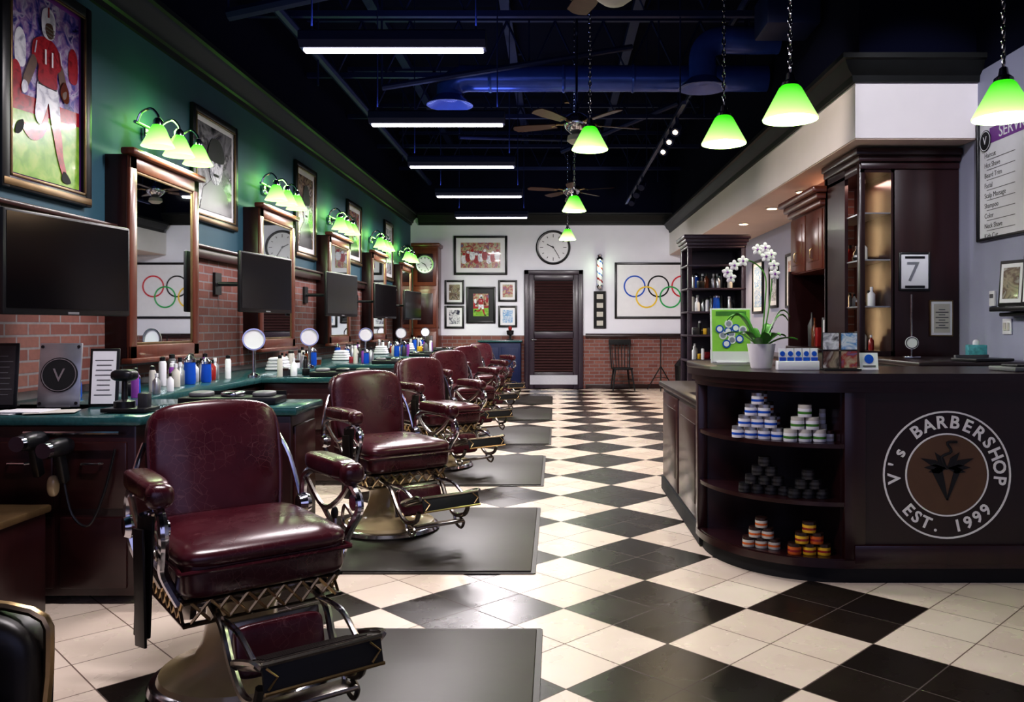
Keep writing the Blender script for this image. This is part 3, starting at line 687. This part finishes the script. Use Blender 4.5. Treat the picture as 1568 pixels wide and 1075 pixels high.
# tall cabinet back left
b=B(); x0,x1=-2.96,-2.44; cx=(x0+x1)/2; YB=BW-.005
b.box((cx,YB-.26,1.5),(x1-x0,.50,3.0),'wood2',.01); b.box((cx,YB-.28,3.03),(x1-x0+.08,.56,.08),'wood2',.02); b.box((cx,YB-.27,.06),(x1-x0+.02,.52,.12),'wood2')
for z,hh in ((2.55,.75),(1.7,.8),(.7,1.05)):
    b.box((cx,YB-.52,z),(.46,.02,hh),'wood2',.008); b.box((cx,YB-.535,z),(.32,.014,hh-.16),'wood',.006)
b.obj('tall_wood_cabinet')
clock((cx,YB-.543,2.62),0,.2,'silver')
b=B(); b.box((-1.15,YB-.25,.52),(.86,.48,.96),'navy',.01); b.box((-1.15,YB-.265,1.02),(.92,.52,.04),'teal',.01)
for x in (-1.36,-.94): b.box((x,YB-.495,.5),(.38,.02,.8),'navy',.01); b.cyl((x,YB-.51,.75),.012,.03,'chrome',Mx=RX(pi/2))
b.obj('storage_cabinet')
b=B(); b.lathe([(.07,0),(.07,.02),(.02,.03),(.02,.1),(.07,.12),(.08,.2),(.0,.22)],(0,0,0),'black',20); b.sq((0,0,.25),(.08,.08,.1),'redglass',1); b.obj('gumball_machine',(-.95,BW-.25,1.041))
# ------------------------------------------------------------ clutter on stations
def bottle(b,x,y,z,t,s=1.0):
    if t==0: c=R.choice(['white','offw','redglass','amber','offw','dgrey','silver','grey','black','white']); b.lathe([(.03*s,0),(.032*s,.01),(.032*s,.11*s),(.012*s,.135*s),(.012*s,.15*s)],(x,y,z),c,12); b.lathe([(.014*s,.145*s),(.014*s,.175*s)],(x,y,z),R.choice(['black','white','black']),10)
    elif t==1: b.lathe([(.024*s,0),(.024*s,.15*s),(.018*s,.165*s)],(x,y,z),R.choice(['silver','white','purple','black','grey','offw']),12); b.lathe([(.018*s,.16*s),(.018*s,.19*s),(.01*s,.195*s)],(x,y,z),R.choice(['white','black','black']),10)
    elif t==2: b.lathe([(.045*s,0),(.047*s,.05*s)],(x,y,z),R.choice(['white','offw','dgrey','amber','grey']),14); b.lathe([(.048*s,.05*s),(.048*s,.07*s)],(x,y,z),R.choice(['lid','white','silver']),14)
    elif t==3:
        b.lathe([(.035*s,0),(.04*s,.02*s),(.036*s,.15*s)],(x,y,z),'rb' ,14); b.lathe([(.04*s,.15*s),(.04*s,.17*s),(.01,.20*s)],(x,y,z),'chrome',14)
    else: b.box((x,y,z+.04*s),(.07*s,.05*s,.08*s),R.choice(['white','lime','red','dgrey','yellow','black']),.004,RZ(R.random()))
def cluster(name,boxes,n,s=(.75,1.15),types=(0,0,1,1,2,2,4,0,1,3)):
    b=B(); pts=[]
    for (x0,x1,y0,y1,z) in boxes:
        k=0; tries=0
        while k<n and tries<400:
            tries+=1; x=R.uniform(x0,x1); y=R.uniform(y0,y1)
            if all((x-p[0])**2+(y-p[1])**2>.0095 for p in pts):
                pts.append((x,y)); bottle(b,x,y,z,R.choice(types),R.uniform(*s)); k+=1
    return b.obj(name)
CT=CH+.003
for i,y in enumerate(MY):
    cluster('toiletry_bottles',[(-2.86,-2.66,y-.45,y+.55,CT+.001)],21)
    b=B(); b.lathe([(.05,0),(.05,.02),(.015,.04),(.012,.2),(.02,.24)],(0,0,0),'chrome',16); b.lathe([(0,-.012),(.08,-.012),(.085,0),(.08,.012),(0,.012)],(0,0,.32),'white',28,RX(pi/2)); b.ring((0,-.012,.32),.092,.012,.01,'chrome',28); b.obj('hand_mirror_stand',(-2.52,y-.28+(.95 if i==0 else 0),CT),.3)
for i,y in enumerate(pens):
    b=B(); b.box((0,0,.02),(.52,.22,.04),'black',.008)
    for k in range(3):
        b.sq((-.17+.17*k,0,.052),(.11,.16,.035),R.choice(['chrome','black','grey']),.6)
    b.box((0,.11,.03),(.52,.012,.06),'black'); b.obj('clipper_tray',(-1.78 if i==0 else -1.82,y+.19,CT+.003),.05)
    if i:
        cluster('toiletry_bottles',[(-2.34,-2.14,y+.05,y+.40,CT+.005)],6)
        b=B()
        for k in range(4): b.sq((0,0,.02+.03*k),(.22-.02*k,.18,.04),'white',.35,.6)
        b.obj('folded_towels',(-2.68,y+1.10,CT))
b=B(); b.M=RX(-.12); b.box((0,0,.17),(.21,.015,.34),'silver',.004)
b.disc((0,-.010,.17),.092,'matte',.004); b.ring((0,-.015,.17),.086,.004,.002,'silver'); b.text('V',.10,TR(0,-.018,.165)@RX(pi/2),'silver')
for x in (-.09,.09):
    for z in (.02,.32): b.disc((x,-.009,z),.008,'black',.003)
b.M=I4; b.box((0,.05,.004),(.12,.12,.008),'silver'); b.obj('emblem_plaque',(-2.62,4.33,CT+.001),.12)
def acr(name,loc,rz,w,h,k='white'):
    b=B(); b.M=RX(-.1); b.box((0,0,h/2),(w,.012,h),'black',.004); b.box((0,-.008,h/2),(w-.03,.004,h-.03),k)
    for i in range(8): b.box((0,-.011,h*(.2+.085*i)),(w*R.uniform(.3,.7),.002,.005),'grey')
    b.M=I4; b.box((0,.04,.004),(w*.6,.1,.008),'black'); return b.obj(name,loc,rz)
acr('license_certificate',(-2.40,4.36,CT+.001),.1,.15,.31)
acr('license_certificate',(-2.90,4.30,CT+.001),.1,.15,.34,'dgrey')
b=B(); b.box((0,0,.01),(.22,.16,.02),'black',.004)
b.lathe([(.05,.02),(.05,.05),(.015,.06),(.012,.16)],(-.03,0,0),'black',16); b.sq((-.03,0,.18),(.12,.10,.06),'black',.7); b.box((.06,.02,.05),(.05,.05,.08),'dgrey',.006); b.obj('shaving_brush_stand',(-2.12,4.1,CT+.004))
cluster('toiletry_bottles',[(-2.86,-2.5,4.80,5.4,CT+.001)],14,(.6,.95))
b=B()
for i,(x,k) in enumerate(((-.1,'white'),(.12,'offw'),(.0,'white'))): b.box((x,0,.003+.004*i),(.22,.17,.003),k,0,RZ(x*3))
b.obj('paper_sheets',(-2.6,4.05,CT+.001))
# waiting armchair near-left
b=B(); b.sq((0,0,.40),(.60,.62,.20),'armleather',.3,.4); b.sq((0,.30,.58),(.62,.18,.56),'armleather',.35,.35,Mx=RX(-.15))
for s_ in (-1,1):
    b.sq((s_*.33,-.02,.50),(.14,.62,.34),'armleather',.35,.5); b.tube([(s_*.33,-.32,.36),(s_*.33,-.34,.56),(s_*.33,-.30,.66),(s_*.33,.0,.685),(s_*.33,.25,.67)],.012,'brass',8,4)
    for y in (-.26,.26): b.tube([(s_*.27,y,.34),(s_*.29,y*1.05,0)],[.025,.016],'wood',8)
b.box((0,0,.3),(.62,.58,.06),'wood',.01)
b.obj('waiting_armchair',(-1.53,1.60,0),pi/2)
# ------------------------------------------------------------ reception counter
b=B(); CX,CY=1.5,4.93; rx,ry=.64,.70
def arc(rx,ry,n=24): return [(CX-rx*math.sin(t),CY-ry*math.cos(t)) for t in [pi/2*i/n for i in range(n+1)]]
def outl(off,xr=RW-.02,yb=4.93):
    return [(xr,CY-ry-off)]+arc(rx+off,ry+off)+[(CX-rx-off,yb+.02),(xr,yb+.02)]
TOP=1.09
b.prism(outl(.06),TOP-.04,TOP,'counterw'); b.prism(outl(.035),TOP-.075,TOP-.04,'wood'); b.prism([(x,y) for x,y in outl(.015)],TOP-.10,TOP-.075,'wood')
b.prism(outl(-.03),.0,.10,'matte'); b.prism(outl(.012),.085,.125,'wood')
b.box(((1.52+RW)/2,CY-ry+.03,.55),(RW-1.56,.05,.94),'counterw')
b.box((1.545,CY-ry+.03,.55),(.11,.07,.94),'wood',.006)
b.box(((1.52+RW)/2,CY-ry+.0,.155),(RW-1.56,.03,.10),'wood',.008)
for z in (.40,.70): b.prism(arc(rx,ry)+[(CX,CY)],z,z+.022,'wood')
b.prism(arc(rx-.002,ry-.002)+[(CX,CY)],.12,.13,'wood')
b.box((CX-.0,CY-ry/2+.03,.55),(.03,ry-.04,.92),'wood'); b.box((CX-rx/2-.0,CY-.0,.55),(rx-.02,.03,.92),'wood')
b.box((CX-rx+.02,CY,.55),(.06,.07,.94),'wood',.01)
b.box((2.45,CY+.25,.72),(1.95,.5,.04),'wood')
b.box((1.20,5.84,.43),(.62,1.76,.84),'wood',.008); b.box((1.19,5.84,.865),(.68,1.80,.04),'counterw',.01)
for y in (5.42,6.27): b.box((.885,y,.47),(.02,.78,.68),'woodh',.008); b.box((.877,y,.47),(.014,.60,.5),'wood',.006)
b.box((.885,5.84,.06),(.03,1.76,.10),'matte')
b.box((1.32,5.4,.97),(.40,.90,.18),'wood'); b.box((1.26,5.35,TOP-.022),(.66,.92,.043),'counterw',.01)
sx,sz=2.02,.565; fy=CY-ry-.0+.004
b.ring((sx,fy,sz),.33,.009,.004,'letter',64); b.ring((sx,fy,sz),.215,.008,.004,'letter',64); b.disc((sx,fy,sz),.205,'copper',.003,48)
def arcText(s,r,a0,a1,size,flip=False):
    n=len(s)
    for i,ch in enumerate(s):
        if ch==' ': continue
        a=math.radians(a0+(a1-a0)*i/(n-1)); rot=(a-pi/2) if not flip else (a+pi/2)
        T=TR(sx+r*math.cos(a),fy-.004,sz+r*math.sin(a))@RY(-rot)@RX(pi/2)
        b.text(ch,size,T,'letter',.0015,off=.0022)
arcText("V's BARBERSHOP",.27,184,-6,.09); arcText('EST. 1999',.27,222,318,.085,True)
for i,(p,q,wd) in enumerate((((-.055,.03),(.0,-.13),.030),((.055,.03),(.0,-.13),.018))):
    b.shape([(sx+p[0]-wd,sz+p[1]),(sx+p[0]+wd,sz+p[1]),(sx+q[0]+.004,sz+q[1]),(sx+q[0]-.004,sz+q[1])],fy-.004,'matte')
for i,(a,l) in enumerate(((155,.15),(122,.12),(58,.12),(25,.15),(178,.12),(2,.12),(195,.10),(-15,.10))):
    a=math.radians(a); c=Vector((sx,0,sz+.035)); p=c+Vector((math.cos(a)*l,0,math.sin(a)*l*.8)); q=Vector((-math.sin(a),0,math.cos(a)))*.018; m_=(c+p)/2
    b.shape([(c.x,c.z),(m_.x+q.x,m_.z+q.z),(p.x,p.z),(m_.x-q.x,m_.z-q.z)],fy-.004,'matte')
b.tube([(sx,fy-.006,sz+.03),(sx-.03,fy-.006,sz+.09),(sx+.02,fy-.006,sz+.12),(sx-.0,fy-.006,sz+.165),(sx+.05,fy-.006,sz+.17)],.007,'matte',6,4)
b.obj('reception_counter')
def jars(name,x,y,z,rows,r,h,body,lid,ang=0,label='offw'):
    b=B(); n=rows
    for lv in range(rows):
        for i in range(n-lv):
            px=(i-(n-lv-1)/2)*2.08*r
            k=body if isinstance(body,str) else R.choice(body)
            zz=lv*h
            b.lathe([(r*.95,zz),(r,zz+.004),(r,zz+h*.70)],(px,0,0),k,16); b.lathe([(r*.97,zz+h*.68),(r*.97,zz+h*.995),(r*.9,zz+h)],(px,0,0),lid,16); b.lathe([(r*1.01,zz+h*.25),(r*1.01,zz+h*.45)],(px,0,0),label,16,cap=False)
    return b.obj(name,(x,y,z),ang)
jars('pomade_jars',1.10,4.46,.723,4,.034,.062,'white','silver',-.45,'rb'); jars('pomade_jars',1.32,4.34,.723,3,.036,.065,'white','offw',-.1,'green')
jars('pomade_jars',1.16,4.62,.723,4,.034,.062,'white','lid',-.45,'orange')
jars('pomade_jars',1.452,4.36,.723,1,.028,.055,'white','lid'); jars('pomade_jars',1.452,4.46,.723,2,.018,.08,'white','offw',pi/2)
jars('pomade_jars',1.12,4.46,.131,3,.033,.055,'offw','lid',-.4,'orange'); jars('pomade_jars',1.34,4.33,.131,3,.036,.058,['yellow','orange','yellow'],'lid',-.1,'redglass')
jars('pomade_jars',1.14,4.47,.423,4,.034,.05,'dgrey','black',-.4,'black'); jars('pomade_jars',1.34,4.35,.423,3,.034,.05,'dgrey','black',-.1,'black')
T0=TOP+.001
b=B(); b.M=RX(-.08); b.box((0,0,.18),(.27,.008,.36),'white',0); b.box((0,-.006,.18),(.25,.004,.34),'lime')
b.box((0,-.009,.04),(.25,.003,.07),'white'); b.box((0,-.009,.325),(.2,.003,.03),'green')
for i in range(10): a=i*2.4; rr=.02*math.sqrt(i)*1.4; b.disc((rr*math.cos(a),-.010-.001*i,.19+rr*math.sin(a)),.027,'rb' if i%2 else 'white',.001,18); b.disc((rr*math.cos(a),-.0112-.001*i,.19+rr*math.sin(a)),.018,'white' if i%2 else 'silver',.001,18)
b.M=I4; b.box((0,.03,.004),(.2,.10,.008),'white'); b.obj('counter_poster_stand',(1.16,5.4,T0),.0)
b=B(); b.lathe([(.055,0),(.06,.01),(.078,.13),(.08,.14),(.072,.14),(.05,.12)],(0,0,0),'petal',28)
for i in range(14):
    a=i*2.4; l=R.uniform(.12,.20); hh=R.uniform(.05,.21); c,s_=math.cos(a),math.sin(a)
    vs=[];m_=8
    for j in range(m_+1):
        t=j/m_; w=.026*math.sin(pi*min(1,.12+t*.88))+.002; rr=.02+l*t; z=.12+hh*math.sin(t*2.2)
        vs+=[(c*rr-s_*w,s_*rr+c*w,z+.008),(c*rr,s_*rr,z),(c*rr+s_*w,s_*rr-c*w,z+.008)]
    fs=[]
    for j in range(m_): o_=j*3; fs+=[(o_,o_+1,o_+4,o_+3),(o_+1,o_+2,o_+5,o_+4)]
    b.add(vs,fs,'green')
def flower(p,s=.72):
    for i in range(5):
        a=2*pi*i/5+.3; b.sq((p[0]+math.cos(a)*.024*s,p[1],p[2]+math.sin(a)*.024*s),(.045*s,.010,.034*s),'petal',1,nu=10,nv=6,Mx=RY(-a))
    b.sq((p[0],p[1]-.01,p[2]),(.014,.014,.014),'purple',1,nu=8,nv=5)
b.tube([(0,0,.12),(.02,0,.35),(.03,.02,.52),(-.02,.04,.60),(-.10,.04,.62),(-.18,.03,.56)],.004,'green',6,6)
b.tube([(0,0,.12),(.05,.02,.35),(.07,.03,.55),(.05,.03,.65),(.01,.02,.69),(-.02,.02,.68)],.004,'green',6,6)
for p in ((-.19,.02,.55),(-.15,.02,.59),(-.10,.02,.615),(-.17,.02,.52),(-.02,.01,.68),(.025,.01,.69),(.06,.01,.65),(.03,.01,.64),(.075,.01,.59),(.08,.01,.54)): flower(p)
b.obj('potted_orchid',(1.18,4.70,T0))
b=B()
for i in range(5): b.M=TR(-.088+i*.044,0,0)@RX(-.1); b.box((0,0,.06),(.040,.004,.12),'white'); b.box((0,-.004,.045),(.036,.003,.05),'blue' if i%2==0 else 'rb'); b.disc((0,-.004,.09),.014,'rb',.002,12)
b.M=I4; b.box((0,.02,.025),(.23,.05,.05),'white',.004); b.obj('brochure_holder',(1.335,4.50,T0),.03)
b=B(); b.box((0,.01,.004),(.2,.12,.008),'black')
for i,(x,z) in enumerate(((-.05,.05),(.05,.05),(-.05,.15),(.05,.15))): b.box((x,0,z+.008),(.085,.006,.09),'ph%d'%i); b.box((x,.005,z+.008),(.092,.004,.097),'black')
b.obj('photo_display_stand',(1.562,4.5,T0),.0)
b=B(); b.M=RX(-.15); b.box((0,0,.05),(.10,.004,.09),'white',0); b.disc((0,-.003,.06),.025,'rb',.002,20); b.box((0,-.004,.02),(.07,.002,.01),'grey'); b.M=I4; b.box((0,.03,.003),(.1,.07,.006),'white'); b.obj('business_card_stand',(1.73,4.52,T0))
b=B(); b.box((0,0,.012),(.3,.2,.024),'grey',.006); b.box((0,-.02,.03),(.24,.12,.012),'black',.004); b.obj('card_terminal',(2.55,4.45,T0),.2)
# ------------------------------------------------------------ back-bar hutch
b=B()
fx0,fx1=2.60,RW-.006
b.box((2.88,7.45,1.42),(.03,.90,2.82),'wood'); b.box(((2.88+fx1)/2,7.0+.02,1.42),(fx1-2.88,.04,2.82),'wood',.004)
b.box((2.745,7.88,1.42),(.29,.04,2.82),'brickx'); b.box((2.62,7.88,1.42),(.04,.10,2.82),'wood',.004); b.box((2.62,7.03,1.42),(.05,.06,2.82),'wood',.006)
b.box((2.615,7.45,.55),(.03,.86,1.1),'wood'); b.box((2.75,7.02,.55),(.26,.03,1.1),'wood'); b.box((2.75,7.45,1.1),(.30,.90,.04),'wood')
b.box((2.615,7.62,2.0),(.03,.50,1.65),'wood')
for z in (1.5,1.9,2.3): b.box((2.745,7.44,z),(.25,.84,.012),'silver')
b.box((2.745,7.44,2.66),(.29,.88,.03),'wood')
for z,s_ in ((2.68,0),(2.74,.03),(2.79,.06)): b.box(((fx0+fx1)/2-s_/2,7.44-s_,z+.02),(fx1-fx0+s_,.92,.06),'wood',.012)
b.box((2.86,8.48,.55),(.56,1.1,1.06),'wood',.006); b.box((2.85,8.48,1.10),(.62,1.14,.04),'counterw',.008)
b.box((2.90,8.48,2.20),(.60,1.08,.62),'wood2',.006)
for y in (8.22,8.76): b.box((2.595,y,2.19),(.02,.50,.58),'wood2',.008); b.box((2.585,y,2.19),(.014,.34,.42),'wood2',.01); b.tube([(2.58,y+.0,2.0),(2.55,y+.0,2.02),(2.55,y,2.1),(2.58,y,2.12)],.006,'brass',6)
for z,s_ in ((2.53,.0),(2.59,.04),(2.65,.09)): b.box((2.88-s_/2,8.46,z),(.66+s_,1.12+s_,.06),'wood2',.014)
b.box((3.17,8.48,1.52),(.04,1.08,.80),'wood'); b.box((2.86,9.0,1.52),(.60,.04,.82),'wood')
b.tube([(2.645,7.84,1.15),(2.645,7.84,2.62)],.008,'warm',6)
hb=b.obj('display_hutch'); lamp(hb,'AREA',(2.73,7.3,2.60),1.6,(1,.6,.5),(0,0,0),.2,.3); lamp(hb,'AREA',(2.86,8.5,2.845),6,(1,.7,.45),(0,.5,0),.3,.8)
for z in (1.507,1.907,1.122): cluster('shelf_bottles',[(2.68,2.82,7.15,7.8,z)],6,(.7,1.1),(0,1,0,2))
def leaner(name,loc,rz,w,h,k,fr='black',rim=.04):
    b=B(); b.M=RX(-.08); b.box((0,0,h/2),(w,.018,h),fr,.004); b.box((0,-.012,h/2),(w-rim,.004,h-rim-.01),'white',0); b.box((0,-.016,h/2),(w-rim-.05,.004,h-rim-.07),k,0); b.M=I4; b.box((0,.03,.004),(w*.4,.08,.008),'black'); b.obj(name,loc,rz)
leaner('picture_frame',(2.75,8.2,1.122),-.8,.2,.3,'ph2')
b=B(); b.lathe([(.035,0),(.035,.18),(.012,.23),(.012,.3)],(0,0,0),'amber',16); b.lathe([(.04,.0),(.045,.22),(.01,.3),(.01,.36)],(.02,.16,0),'dgrey',16); b.box((.0,-.16,.1),(.08,.08,.2),'redglass',.01); b.obj('tonic_bottles',(2.72,8.6,1.121))
def seven(b,w,h): b.text('7',.24,TR(-.02,-.022,-.01)@RX(pi/2),'silver'); b.box((0,-.02,.12),(w*.8,.003,.02),'black'); b.box((0,-.02,-.13),(w*.8,.003,.02),'black')
pic('framed_award_sign',.27,.33,(3.06,6.999,1.33+84*7/1257),0,'black',.02,.01,'white',seven,d=.02)
pic('framed_certificate',.20,.31,(3.29,6.999,1.40),0,'gold',.012,.02,'offw',lambda b,w,h:[b.box((0,-.019,h*(.3-.09*i)),(w*(.4+.4*(i%2)),.002,.008),'grey') for i in range(8)],d=.015)
b=B(); b.box((3.0,6.3,.53),(.84,1.1,1.02),'wood',.008); b.box((2.98,6.3,1.06),(.88,1.14,.04),'counterw',.01)
for y in (6.05,6.58): b.box((2.575,y,.5),(.02,.48,.85),'woodh',.01)
b.obj('back_desk')
b=B(); b.box((0,0,.055),(.13,.12,.11),'tissue',.006); b.sq((0,0,.12),(.05,.03,.06),'white',.9); b.obj('tissue_box',(3.18,6.2,1.082),-.3)
b=B(); b.box((0,0,.008),(.12,.10,.016),'chrome',.004); b.tube([(0,0,.01),(0,0,.5)],.006,'chrome',8); b.disc((0,-.01,.12),.05,'white',.008); b.ring((0,-.02,.12),.045,.006,.002,'black'); b.obj('desk_sign_stand',(2.80,6.45,1.082),-.2)
b=B(); b.box((0,0,.01),(.34,.24,.02),'black',.005); b.box((0,.10,.03),(.3,.02,.02),'grey'); b.obj('laptop',(3.08,5.92,1.082),.3)
# ------------------------------------------------------------ right wall
def services(b,w,h):
    b.box((.07,-.018,h*.36),(w*.82,.004,.12),'purple'); b.text('SERVICES',.13,TR(.10,-.021,h*.36)@RX(pi/2),'white')
    b.disc((-w*.40,-.022,h*.33),.085,'matte',.003); b.ring((-w*.40,-.025,h*.33),.078,.006,.002,'white'); b.text('V',.09,TR(-w*.40,-.027,h*.33)@RX(pi/2),'white')
    for i,t in enumerate(('Haircut','Hot Shave','Beard Trim','Facial','Scalp Massage','Shampoo','Color','Neck Shave','Kids Cut')):
        z=h*.2-i*.08; b.text(t,.055,TR(-w*.42,-.018,z)@RX(pi/2),'black',.001,'LEFT'); b.box((w*.34,-.018,z),(.08,.003,.016),'dgrey')
        b.box((-w*.38+.2,-.018,z-.036),(.4,.003,.005),'grey')
pic('services_menu_board',.95,.98,(RW-.001,6.18,2.50),-pi/2,'black',.025,.0,'white',services,d=.04)
b=B(); b.box((0,-.08,0),(.75,.16,.035),'black',.006); b.box((0,-.05,-.04),(.70,.10,.03),'black',.01); b.obj('wall_shelf',(RW-.001,5.85,1.46),-pi/2)
leaner('picture_frame',(RW-.10,6.03,1.479),-pi/2+.3,.23,.34,'ph0'); leaner('picture_frame',(RW-.10,5.72,1.479),-pi/2+.3,.24,.36,'ph2')
b=B(); b.box((0,-.006,0),(.12,.012,.12),'white',.003); b.box((-.025,-.014,0),(.03,.008,.06),'offw'); b.box((.025,-.014,0),(.03,.008,.06),'offw'); b.obj('light_switch',(RW-.001,6.25,1.33),-pi/2)
b=B(); b.box((0,-.01,0),(.08,.02,.12),'white',.004); b.box((0,-.022,.02),(.05,.004,.03),'grey'); b.obj('thermostat',(RW-.001,6.45,1.55),-pi/2)
for i,(y,z,w,h) in enumerate(((10.9,1.95,.55,.75),(11.9,2.0,.6,.8),(12.9,1.95,.5,.65),(13.9,2.0,.7,.9),(15.2,1.9,.6,.8))):
    pic('framed_wall_photo',w,h,(RW-.001,y,z),-pi/2,'black',.04,.07,'ph%d'%(i%4))
b=B(); b.box((RW-.225,11.6,.45),(.42,3.4,.88),'wood2',.01); b.box((RW-.24,11.6,.91),(.46,3.44,.04),'counterw',.01)
for i in range(6): b.box((RW-.44,10.2+i*.56,.48),(.02,.5,.72),'woodh',.01)
b.obj('sideboard')
# product shelf unit
b=B(); x0,x1,y0,y1=1.58,2.28,9.8,10.35; cx=(x0+x1)/2; cyy=(y0+y1)/2
for x in (x0+.03,x1-.03):
    for y in (y0+.03,y1-.03): b.box((x,y,1.17),(.05,.05,2.34),'espresso',.006)
for z in (.12,.55,.92,1.22,1.50,1.78,2.06,2.28): b.box((cx,cyy,z),(x1-x0,y1-y0,.025),'espresso',.004)
b.box((cx,y1-.02,1.17),(x1-x0,.015,2.3),'espresso'); b.box((x1-.01,cyy,1.17),(.015,y1-y0,2.3),'espresso')
for z,s_ in ((2.32,.02),(2.36,.06),(2.40,.1)): b.box((cx,cyy,z),(x1-x0+s_,y1-y0+s_,.05),'espresso',.012)
b.box((cx,cyy,.05),(x1-x0,y1-y0,.1),'espresso'); b.obj('product_shelf')
for z in (.933,1.233,1.513,1.793):
    cluster('shelf_bottles',[(x0+.09,x1-.1,y0+.08,y1-.12,z)],15,(.8,1.1),(0,1,1,2,4,0,0,1,4,3))
# ------------------------------------------------------------ world, camera
w=bpy.data.worlds.new('w'); sc.world=w; w.use_nodes=True; bg=w.node_tree.nodes['Background']; bg.inputs[0].default_value=(.12,.16,.45,1); bg.inputs[1].default_value=.4
cam=bpy.data.cameras.new('camera'); co=bpy.data.objects.new('camera',cam); sc.collection.objects.link(co); sc.camera=co
co.location=(0,0,H); co.rotation_euler=(pi/2,0,0); cam.sensor_width=36; cam.lens=1257/1568*36; cam.shift_x=-66/1568; cam.shift_y=-37.5/1568; cam.clip_start=.05
sc.view_settings.view_transform='Standard'
try: sc.view_settings.look='Medium High Contrast'
except Exception as e: print(e)
sc.view_settings.exposure=.35
